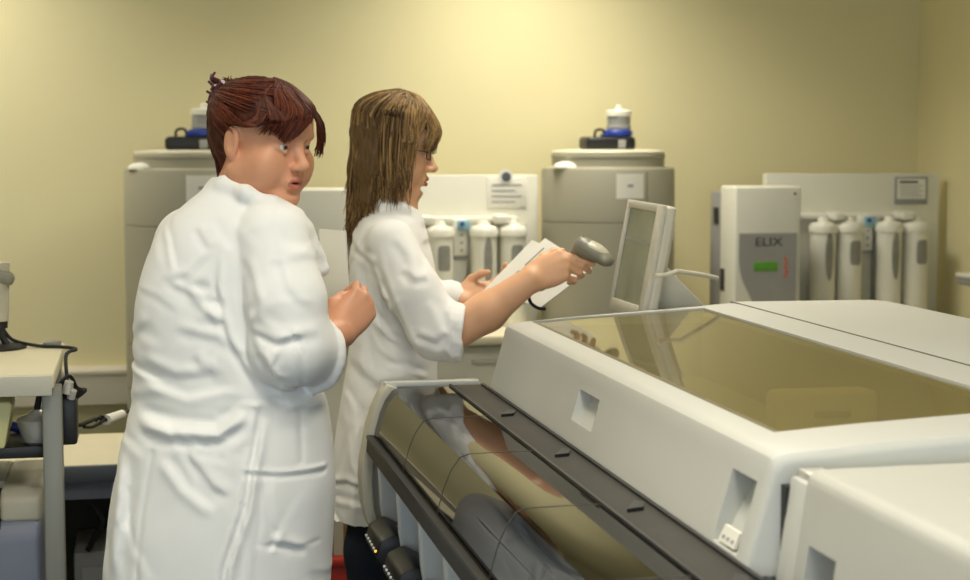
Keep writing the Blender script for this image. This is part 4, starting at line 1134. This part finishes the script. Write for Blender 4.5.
    for y in (-1, 1): hf.ell(T((.050, y * .085, .020)), np.array([.045, .035, .034]) * S, T.M, .01, 'cut')
    hf.noise(.004, (60, 60, 26), 1.0, 2)
    st = Strands(); R_ = random.Random(5)
    sph = lambda x, y, z, s=1.0: T((-.020 + x * s, y * s, .048 + z * s))
    def cap(a, psi, k=1.0):
        """point on the hair shell: azimuth a (0 front, +90 her left), polar psi from the crown"""
        a, psi = math.radians(a), math.radians(psi)
        return T((-.022 + .106 * k * math.sin(psi) * math.cos(a), .086 * k * math.sin(psi) * math.sin(a), .040 + .085 * k * math.cos(psi)))
    # swept back from the forehead to the knot
    for i in range(520):
        a0 = R_.uniform(-168, 168); p0 = R_.uniform(28, 78) if abs(a0) < 75 else R_.uniform(60, 125)
        if abs(a0) < 55: p0 = R_.uniform(12, 50)
        k = R_.uniform(1.0, 1.035)
        a1 = 180 if a0 > 0 else -180
        pts = [cap(a0, p0, k), cap(a0 + (a1 - a0) * .33, p0 + (50 - p0) * .3, k + .012), cap(a0 + (a1 - a0) * .68, p0 + (58 - p0) * .65, k + .02), cap(a1 * .97, 58 + R_.uniform(-14, 14), k + .06)]
        st.add(st.spline(pts), R_.uniform(.0022, .0036), .001, R_.uniform(.25, .8))
    # fringe parted to one side and swept over her right brow
    for i in range(560):
        u = R_.random(); k = R_.uniform(1.0, 1.045)
        e = -R_.random() ** .8 if i % 3 else R_.uniform(-.62, -.12)
        low = max(0.0, 1 - abs(e + .50) / .5)
        zend = .050 - .040 * low ** .8 + abs(R_.gauss(0, .010)) - .004
        y1 = e * .080 + .004
        end = T((.103 - .050 * e * e + R_.uniform(-.005, .004), y1 - .006, zend))
        mid = T((.109 - .046 * e * e, y1 * .78 + .006, .066 + R_.uniform(-.006, .006)))
        st.add(st.spline([cap(16 + 30 * u, 12 + 12 * u, k), cap(2 + e * 34, 40, k + .025), mid, end]), R_.uniform(.0018, .0034), .0004, R_.uniform(.15, .8))
    # loose ends feathered over the temple
    for i in range(70):
        e = R_.uniform(-1.02, -.6)
        st.add(st.spline([cap(-30, 30, 1.03), cap(-48, 52, 1.05), T((.076 + .04 * (e + 1), e * .078, .056)), T((.058 + .07 * (e + 1) + R_.uniform(-.008, .006), e * .084, .030 + R_.uniform(-.010, .012)))]), R_.uniform(.0018, .003), .0004, R_.uniform(.2, .8))
    # hair line over the open part of the forehead
    for i in range(160):
        e = R_.uniform(-.1, 1.0); k = R_.uniform(1.0, 1.04)
        end = T((.097 - .040 * e * e, e * .066 + .006, .068 - .016 * e + R_.uniform(-.004, .004)))
        st.add(st.spline([cap(20 * R_.random(), 12, k), cap(10 + e * 30, 34, k + .02), T((.086 - .03 * e * e, e * .060 + .006, .092 - .012 * e)), end]), R_.uniform(.0024, .0036), .0008, R_.uniform(.2, .7))
    # longer locks by her left brow and temples
    for i in range(70):
        e = R_.uniform(.72, 1.02)
        st.add(st.spline([cap(25, 24, 1.02), cap(48, 48, 1.06), T((.082 + R_.uniform(-.004, .006), .050 * e + .012, .055)), T((.088 + R_.uniform(-.006, .006), .056 * e + .014, .022)), T((.080 + R_.uniform(-.008, .01), .060 * e + .016, -.008 - R_.uniform(-.012, .014)))]), R_.uniform(.0022, .0036), .0004, R_.uniform(.1, .6))
    for i in range(110):
        z = R_.uniform(-.005, .03)
        st.add(st.spline([cap(-50, 40, 1.02), T((.052 + R_.uniform(-.012, .012), -.071, .062)), T((.030 + R_.uniform(-.02, .02), -.0815, .036)), T((-.012 + R_.uniform(-.02, .02), -.087, .032 + z * .4)), T((-.06, -.083, .045 + z))]), .0030, .001, R_.uniform(.2, .85))
    # nape
    for i in range(110):
        y = R_.uniform(-.045, .045)
        st.add(st.spline([T((-.085 + R_.uniform(-.01, .01), y, .0)), T((-.098, y, -.03)), T((-.090, y * .95, -.062)), T((-.074 + R_.uniform(-.01, .012), y * .9, -.098 + R_.uniform(-.016, .01)))]), .0042, .0008, R_.uniform(.1, .6))
    # curls of the knot
    for i in range(60):
        c0 = np.array([-.106, .004, .064]) + np.array([R_.uniform(-.014, .014), R_.uniform(-.026, .026), R_.uniform(-.022, .022)])
        ph = R_.uniform(0, 6.28); pl = []
        for k in range(5):
            a = ph + k * 1.1; pl.append(T(c0 + np.array([.022 * math.cos(a), R_.uniform(-.006, .006) + .014 * math.sin(a * .7), .024 * math.sin(a)])))
        st.add(st.spline(pl, 16), .0042, .0012, R_.uniform(.15, .9))
    for i in range(26):
        b0 = T((-.112 + R_.uniform(-.02, .02), R_.uniform(-.03, .03), .094)); d = np.array([R_.uniform(-.03, .02), R_.uniform(-.02, .02), R_.uniform(.008, .026)])
        st.add(st.spline([b0, b0 + d * .6, b0 + d + np.array([R_.uniform(-.008, .008), 0, R_.uniform(-.012, 0)])], 8), .0022, .0005, R_.uniform(.2, .8))
    hair_part(hf, st, M['hairL'], body, .40)
    cl = MB()
    for i in range(7):
        a = i / 6 * PI; p = T((-.112 - .018 * math.sin(a), -.036 + .0, .064 + .040 * math.cos(a)))
        cl.tube([q2w(p), q2w(p + np.array([-.010 * math.cos(i), -.012, .006])), q2w(p + np.array([-.006, -.006, .016]))], .0042, taper=.6)
    cl.tube([q2w(T((-.098, -.040, .034))), q2w(T((-.128, -.036, .064))), q2w(T((-.100, -.034, .103)))], .0065)
    cl.build('hair_clip', M['clip'], body)
    shoes_trousers(body, .80, cu, h, rt, .095, g)
    return body, Wr

# ------------------------------------------------------------------ the woman with the scanner, in profile
def woman_right():
    h = 4.42; hn = h - .19; K = h / 4.15
    T = Frame(H(394, 149, h), 92, .95 * K, pitch=9)
    rows = px_rows([(204, 374, 412, .055), (211, 366, 420, .085), (222, 358, 424, .14), (240, 352, 428, .168), (265, 349, 434, .172), (290, 349, 438, .165), (315, 350, 438, .155),
        (345, 349, 437, .15), (375, 345, 436, .155), (405, 340, 438, .17), (440, 335, 441, .185), (480, 332, 443, .19), (540, 329, 443, .19)], h)
    cu = H(384, 480, h)[0]; g = np.array([1.0, 0, 0]); rt = np.array([0, -1.0, 0])
    f = Field((H(320, 300, h)[0], h - .36, -.01), (H(612, 300, h)[0], h + .36, H(0, 88, h)[2]), .0033)
    f.loft(rows[1:-1], .03, grow=-.04)
    add_head(f, T, jaw=.96, full=.95, mouth_open=.0006)
    f.rs = K
    f.cone(T((-.025, 0, -.05)), H(392, 214, h), .050, .058, .03); f.cone(T((.015, 0, -.085)), H(398, 212, h), .028, .04, .03)
    legs(f, .66, cu - .02, h, rt, .085, g)
    S_ = H(392, 248, hn + .055); El = H(443, 337, hn - .01); Wr = H(531, 279, hn + .0)
    f.chain([S_, El], [.044, .044], .03)
    Mi = H(487, 312, hn - .01)
    f.chain([El, Mi, Wr], [.047, .044, .030], .02)
    f.rs = 1.0
    # right hand round the scanner's grip, index finger laid along it
    add_hand(f, Wr, np.array([.90, .12, .40]), np.array([.10, -.90, .34]), 1,
             [(4, 10, 8, -40), (22, 30, 22, -38), (34, 42, 28, -36), (44, 50, 30, -34)], [(.020, .024, -.014), (.052, .040, -.022), (.080, .044, -.030), (.102, .038, -.034)], 1.04)
    f.rs = K
    SL = H(395, 242, h + .17); EL = H(428, 318, h + .18); WL_ = H(459, 301, h + .10)
    f.chain([SL, EL], [.05, .044], .03); f.cone(EL, WL_, .042, .029, .02); f.rs = 1.0
    add_hand(f, WL_, np.array([.93, .10, .28]), np.array([.10, .62, -.78]), -1,
             [(22, 30, 20), (26, 32, 22), (30, 34, 24), (34, 36, 24)], [(.020, .026, -.012), (.050, .040, -.026), (.078, .034, -.040), (.096, .026, -.044)], 1.0)
    def pick(c):
        l = T.loc(c); m = np.zeros(len(c), int)
        lip = (l[:, 0] > .078) & ((l[:, 1] / .0215) ** 2 + ((l[:, 2] + .0698) / .0115) ** 2 < 1)
        m[lip] = 1
        return m
    body = body_mesh('person', f, [M['skinR'], M['lips']], pick, q2w(np.array([cu, h, 0])))
    tag(body, 'woman in profile with shoulder length light brown hair and glasses aiming a scanner', 'person')
    add_eyes(body, T, M['eyewhite'], M['iris'], M['pupil'])
    for y in (-1, 1):
        MB().tube([q2w(T(p)) for p in ((.0885, y * .014, .0195), (.0880, y * .026, .0245), (.076, y * .042, .021))], .002, taper=.5).build('eyebrow', M['brow'], body)
    # glasses
    gm = MB()
    for y in (-1, 1):
        loop = [(.099 - .010 * abs(math.cos(a) * .5 + .5 * y * 0) - .009 * (y * math.cos(a) > .5), y * .032 + .023 * math.cos(a), .000 + .0145 * math.sin(a)) for a in np.linspace(0, 2 * PI, 21)]
        gm.tube([q2w(T(p)) for p in loop], .0013, smooth=False, seg=6)
        gm.tube([q2w(T(p)) for p in ((.090, y * .055, .006), (.05, y * .072, .006), (.0, y * .078, .006), (-.02, y * .079, -.004))], .0014, seg=6)
    gm.tube([q2w(T(p)) for p in ((.099, -.010, .004), (.104, 0, .006), (.099, .010, .004))], .0013, seg=6)
    go = gm.build('glasses', M['frame'], body)
    for y in (-1, 1):
        lm = MB(); pts = [(.0965, y * .032 + .0215 * math.cos(a), .0135 * math.sin(a)) for a in np.linspace(0, 2 * PI, 20, endpoint=False)]
        lm.poly([q2w(T(p)) for p in pts]); lm.poly([q2w(T((p[0] - .0012, p[1], p[2]))) for p in reversed(pts)]); lm.build('lens', M['lens'], go)
    # coat
    c = Field((H(318, 300, h)[0], h - .38, .56), (H(490, 300, h)[0], h + .36, H(0, 195, h)[2]), .0045)
    c.loft(rows, .03); c.rs = K
    Cf = H(463, 333, hn - .02)
    c.chain([H(391, 244, hn + .04), H(413, 292, hn - .01), H(437, 330, hn - .02)], [.060, .064, .066], .014); c.cone(H(437, 330, hn - .02), Cf, .065, .068, .02)
    c.cone(H(392, 240, h + .13), H(425, 300, h + .17), .058, .058, .03); CfL = H(450, 301, h + .12); c.cone(H(425, 308, h + .17), CfL, .056, .052, .02)
    cd = np.array([.92, 0, -.10]); cd /= np.linalg.norm(cd)
    c.half(Cf, cd, Cf - .09, Cf + .12, .004)
    c.cone(Cf - cd * .02, Cf + cd * .09, .054, .062, .003, 'cut')
    ring = lambda r, o: [Cf + cd * o + r * (math.cos(a) * np.array([0, 0, 1.0]) + math.sin(a) * np.array([0, 1.0, 0])) for a in np.linspace(0, 2 * PI, 25)]
    c.chain(ring(.063, -.010), [.0095] * 25, .005); c.chain(ring(.0655, -.030), [.007] * 25, .012)
    # collar
    c.chain([H(372, 212, h - .02), H(384, 206, h - .07), H(402, 208, h - .07), H(415, 220, h - .03)], [.014, .016, .016, .012], .016)
    c.cone(T((-.025, 0, -.05)), H(392, 212, h), .053, .056, .006, 'cut')
    G = lambda pts, w, a: (c.groove if w < .0066 else c.fold)([H(x, y, h) for x, y in pts], w * (1 if w < .0066 else 1.3), a * (.62 if w < .0066 else 1.0), v1=h)
    G([(382, 240), (386, 262), (404, 306), (424, 350)], .008, .006); G([(370, 250), (380, 300), (396, 350)], .016, .005); G([(362, 250), (366, 300), (372, 380)], .014, -.005)
    G([(396, 232), (410, 250), (420, 280)], .012, .004); G([(404, 262), (420, 272), (434, 270)], .010, .005); G([(418, 322), (440, 330), (452, 318)], .010, .007); G([(436, 346), (448, 340), (456, 350)], .008, .006)
    G([(350, 350), (380, 376), (420, 372)], .016, .006); G([(348, 400), (352, 450), (350, 520)], .016, .006); G([(362, 390), (368, 460), (366, 520)], .018, -.008); G([(372, 394), (352, 440), (342, 478)], .010, .005)
    G([(330, 478), (352, 470), (374, 474)], .008, .005); G([(336, 492), (356, 488), (376, 492)], .009, -.004)
    rr = random.Random(33)
    for i in range(60):
        x = rr.uniform(335, 450); y = rr.uniform(220, 525)
        ang = rr.gauss(1.5, .3) if y > 400 else rr.gauss(.9, .6); L = rr.uniform(10, 34); bend = rr.uniform(-.35, .35)
        pts = [(x - L * math.cos(ang - bend), y - L * math.sin(ang - bend)), (x, y), (x + L * math.cos(ang + bend), y + L * math.sin(ang + bend))]
        c.fold([H(a_, b_, h) for a_, b_ in pts], rr.uniform(.008, .018), rr.uniform(-.0045, .0045), v1=h)
    c.noise(.0030, (9, 9, 6), 13.0, 2)
    hem = H(350, 531, h)[2]
    c.half((0, 0, hem), (0, 0, -1), (H(318, 300, h)[0], h - .36, .5), (H(490, 300, h)[0], h + .34, hem))
    c.loft([(hem - .05, H(338, 530, h)[0], H(436, 530, h)[0], h, .172), (hem + .03, H(340, 530, h)[0], H(434, 530, h)[0], h, .17)], .004, op='cut')
    field_part('coat', c, M['coatR'], body)
    # hair: full, layered, to the shoulders
    S = T.s; T0 = T
    T = lambda p: T0((p[0] + .16 * max(0, .03 - p[2]), p[1], p[2]))
    T.o, T.M = T0.o, T0.M
    hf = Field(T.o - [.20, .19, .29], T.o + [.17, .19, .20], .0036)
    hf.ell(T((-.014, 0, .050)), np.array([.100, .088, .092]) * S, T.M, .01)
    for y in (-1, 1):
        hf.chain([T((-.045, y * .045, .03)), T((-.062, y * .055, -.06)), T((-.070, y * .050, -.13)), T((-.085, y * .035, -.205))], [.046, .036, .026, .006], .03)
        hf.chain([T((-.01, y * .054, .03)), T((-.008, y * .058, -.04)), T((.0, y * .054, -.105))], [.034, .024, .006], .02)
    hf.cone(T((-.070, 0, .02)), T((-.080, 0, -.12)), .045, .03, .03)
    hf.ell(T((.105, 0, -.045)), np.array([.072, .110, .105]) * S, T.M, .012, 'cut')
    hf.noise(.006, (50, 50, 16), 5.0, 2)
    st = Strands(); R_ = random.Random(9)
    def cap(a, psi, k=1.0):
        a, psi = math.radians(a), math.radians(psi)
        return T((-.012 + .106 * k * math.sin(psi) * math.cos(a), .094 * k * math.sin(psi) * math.sin(a), .050 + .098 * k * math.cos(psi)))
    for i in range(900):
        a = R_.uniform(66, 294); a += R_.uniform(-6, 6)
        back = abs(a - 180) < 75
        side = 1 if a < 180 else -1
        k = R_.uniform(1.0, 1.07); tone = min(1, max(0, R_.gauss(.52, .22)))
        aa = a if a < 180 else a - 360
        w_ = max(0, 1 - abs(a - 180) / 85); drop = R_.uniform(.07 + .04 * w_, .15 + .15 * w_ ** .7)
        bx, by = math.cos(math.radians(a)), math.sin(math.radians(a))
        rx = -.012 + .103 * bx * R_.uniform(.9, 1.04); ry = .094 * by * R_.uniform(.88, 1.03)
        z1 = .02
        wv = R_.uniform(-.010, .010); endx = wv + rx * (1.0 if not back else 1.02) - (.008 if back else .0) * drop / .2 + R_.uniform(-.012, .012); endy = ry * (.98 - 1.4 * max(0, drop - .1)) + R_.uniform(-.008, .008)
        pts = [cap(aa * .55, R_.uniform(3, 20), k), cap(aa * .9, 42, k), cap(aa, 72, k), T((rx, ry, z1 - .03)), T((rx * 1.0 - (.006 if back else -.002) - wv * .7, ry * R_.uniform(.94, 1.03), z1 - .03 - drop * .55)), T((endx, endy, z1 - .03 - drop))]
        st.add(st.spline(pts, 18), R_.uniform(.0024, .0042), .0005, tone)
    # fringe swept forward and down over the brow
    for i in range(300):
        e = R_.uniform(-1, 1); k = R_.uniform(1.0, 1.06)
        zz = .020 + R_.uniform(-.016, .022)
        pts = [cap(-20 + 40 * R_.random(), 8, k), cap(e * 42, 34, k + .03), T((.100 + R_.uniform(-.004, .008) - .028 * e * e, e * .060, .078)), T((.106 + R_.uniform(-.005, .008) - .030 * e * e, e * .066, .046)), T((.098 + R_.uniform(-.008, .008) - .034 * e * e, e * .070, zz - .012 * abs(e)))]
        st.add(st.spline(pts, 16), R_.uniform(.0022, .0036), .0005, min(1, max(0, R_.gauss(.66, .2))))
    # crown to temple
    for i in range(260):
        y = R_.choice((-1, 1)); a = R_.uniform(18, 85); k = R_.uniform(1.02, 1.06); z = R_.uniform(-.06, .02); x = R_.uniform(.0, .046)
        pts = [cap(y * a * .5, R_.uniform(4, 16), k), cap(y * a, 40, k + .01), cap(y * (a + 8), 62, k + .01), T((x + .012, y * (.090 - .25 * max(0, x - .03)), .03)), T((x + .004, y * (.092 - .25 * max(0, x - .03)), z))]
        st.add(st.spline(pts, 16), R_.uniform(.0024, .004), .0005, min(1, max(0, R_.gauss(.58, .2))))
    # locks framing the cheek
    for i in range(200):
        y = R_.choice((-1, 1)); x = R_.uniform(-.012, .034)
        z = R_.uniform(-.13, -.045) if x < .01 else R_.uniform(-.07, -.03)
        pts = [cap(y * 35, 22, 1.03), cap(y * 62, 52, 1.05), T((x + .012, y * .084, .045)), T((x + .008, y * .090, .0)), T((x + R_.uniform(-.010, .006), y * .086, z * .6)), T((x - .012 + R_.uniform(-.012, .008), y * .078, z))]
        st.add(st.spline(pts, 16), R_.uniform(.0022, .0038), .0005, min(1, max(0, R_.gauss(.52, .24))))
    hair_part(hf, st, M['hairR'], body, .36)
    shoes_trousers(body, .70, cu - .02, h, rt, .085, g)
    return body, Wr

bodyL, wrL = woman_left()
bodyR, wrR = woman_right()

# ------------------------------------------------------------------ things held in the hands
# cream folder in the left woman's hand
A = V(319, 229, 3.62); B = V(345, 231, 3.58); Cc = V(349, 316, 3.56); D = V(322, 318, 3.60)
def slab(name, pts, th, m, label, cat, parent=None):
    P = [Vector([float(a) for a in p]) for p in pts]; n = (P[1] - P[0]).cross(P[3] - P[0]).normalized() * th
    b = MB(); t = bmesh.new()
    a = [t.verts.new(p) for p in P]; c = [t.verts.new(p + n) for p in P]
    t.faces.new(a); t.faces.new(list(reversed(c)))
    for i in range(4): t.faces.new((a[i], c[i], c[(i + 1) % 4], a[(i + 1) % 4]))
    bmesh.ops.recalc_face_normals(t, faces=t.faces); b._merge(t)
    o = b.build(name, m, parent, None if parent else P[2])
    if label: tag(o, label, cat)
    return o
fo = empty('folder', V(347, 312, 3.57), 'cream folder held upright in the fist of the auburn-haired woman', 'folder')
slab('cover', (A, B, Cc, D), .003, M['case2'], None, None, fo)
sh = np.array(hF) * .010
slab('cover', (A + sh, B + sh, Cc + sh, D + sh), .003, M['case2'], None, None, fo)
slab('sheets', (A + sh * .4 - [0, 0, .004], B + sh * .4 - [0, 0, .004], Cc + sh * .4, D + sh * .4), .0045, M['paper'], None, None, fo)

# sheets of paper held in front of the analyser
ho = 4.36
PT = [V(545, 238, ho + .10), V(592, 268, ho + .02), V(541, 307, ho - .03), V(486, 292, ho + .04)]
ps = empty('paper_sheaf', V(486, 292, ho), 'white printed form held under the arm that aims the scanner', 'paper')
slab('sheet', PT, .0012, M['paper'], None, None, ps)
PT2 = [V(532, 240, ho + .13), V(580, 262, ho + .05), V(534, 305, ho + .0), V(478, 296, ho + .07)]
slab('sheet', PT2, .0012, M['paper'], None, None, ps)
nn = np.cross(PT[1] - PT[0], PT[3] - PT[0]); nn /= np.linalg.norm(nn); 
if nn[1] > 0: nn = -nn
g = MB()
for r in range(9):
    for cc in range(2):
        u0, u1 = .12 + .42 * cc, .12 + .42 * cc + .32 - .07 * ((r * 7 + cc * 3) % 3); w0 = .12 + .085 * r
        def pp(u, w_): return PT[0] + (PT[1] - PT[0]) * w_ + (PT[3] - PT[0]) * u + nn * .0022
        g.poly([pp(u0, w0), pp(u1, w0), pp(u1, w0 + .022), pp(u0, w0 + .022)])
g.build('printed_lines', M['ink'], ps)

# barcode scanner: head over the index finger, grip inside the fist
hs = 4.235
sc0, sc1 = V(581, 246, hs + .015), V(604, 257, hs + .0)
bs = empty('barcode_scanner', V(560, 275, hs), 'grey handheld barcode scanner pointed by the woman with glasses', 'scanner')
def qf(c, d): return H(c, d, hs)
F = Field(H(525, 320, hs) - [0, .12, 0], H(625, 225, hs) + [0, .12, 0], .0024)
a, b_ = H(582, 246, hs + .018), H(603, 257, hs - .002)
dv = (b_ - a) / np.linalg.norm(b_ - a); sd = np.cross(dv, [0, 0, 1.0]); sd /= np.linalg.norm(sd); upv = np.cross(sd, dv)
MX = np.array([dv, sd, upv])
F.ell((a + b_) / 2, (.050, .034, .023), MX, .01); F.ell(a + dv * .002, (.028, .028, .024), MX, .014)
F.ell(b_ + dv * .012 - upv * .004, (.018, .032, .015), MX, .01)
F.half(a - dv * .018, -dv, a - .08, a + .08, .008)
F.chain([H(578, 253, hs + .03), H(566, 266, hs + .048), H(541, 286, hs + .046)], [.018, .0155, .0135], .015)
field_part('scanner_body', F, M['scanner'], bs)
F = Field(a - .09, a + .09, .0024)
F.ell((a + b_) / 2 + upv * .005, (.046, .031, .0205), MX, .004); F.ell((a + b_) / 2 - upv * .016, (.09, .06, .026), MX, .004, 'cut')
F.half(a - dv * .014, -dv, a - .08, a + .08, .004)
field_part('top_shell', F, M['scannerlight'], bs)
tp = a + dv * .000 + upv * .0225
MB().lathe(q2w(tp), [(.0095, -.004), (.0105, .001), (.008, .002), (.0, .0015)], 20, Vector([float(x) for x in q2w(upv)])).build('trigger_lamp', M['black'], bs)
MB().tube([V(541, 286, hs + .046), V(534, 289, hs + .03), V(529, 295, hs + .01), V(531, 303, hs + .0), V(538, 308, hs - .02), V(545, 309, hs - .01)], .0042).build('scanner_cable', M['rubber'], bs)
# ------------------------------------------------------------------ daylight, camera
SC.world = bpy.data.worlds.new('World'); SC.world.use_nodes = True
WN = SC.world.node_tree.nodes; bg = WN['Background']
bg.inputs['Color'].default_value = (0.75, 0.87, 1.0, 1); bg.inputs['Strength'].default_value = 1.0
def area(name, loc, rot, sx, sy, power, col):
    l = bpy.data.lights.new(name, 'AREA'); l.shape = 'RECTANGLE'; l.size = sx; l.size_y = sy; l.energy = power; l.color = col
    o = bpy.data.objects.new(name, l); COL.objects.link(o); o.location = loc; o.rotation_euler = rot; return o
area('window_daylight', ((WX0 + WX1) / 2, Y0 - .15, (WZ0 + WZ1) / 2), (PI / 2, 0, 0), WX1 - WX0, WZ1 - WZ0, WINDOW_POWER, (0.74, 0.87, 1.0))

cam = bpy.data.cameras.new('Camera'); co = bpy.data.objects.new('Camera', cam); COL.objects.link(co)
cam.sensor_width = 36.0; cam.lens = FPX / 970 * 36.0; cam.clip_start = 0.05
mw = Matrix((( cR[0], cU[0], -cF[0], 0), (cR[1], cU[1], -cF[1], 0), (cR[2], cU[2], -cF[2], CAMZ), (0, 0, 0, 1)))
co.matrix_world = mw
cam.dof.use_dof = True; cam.dof.focus_distance = 3.55; cam.dof.aperture_fstop = 4.8
SC.camera = co
vs = SC.view_settings
SC.display_settings.display_device = 'sRGB'
vs.view_transform = 'Standard'; vs.look = 'None'; vs.gamma = 1.0; vs.use_curve_mapping = False; vs.exposure = EXPOSURE
SC.cycles.max_bounces = 8; SC.cycles.transparent_max_bounces = 12; SC.cycles.caustics_reflective = False; SC.cycles.caustics_refractive = False
SC.cycles.use_denoising = True
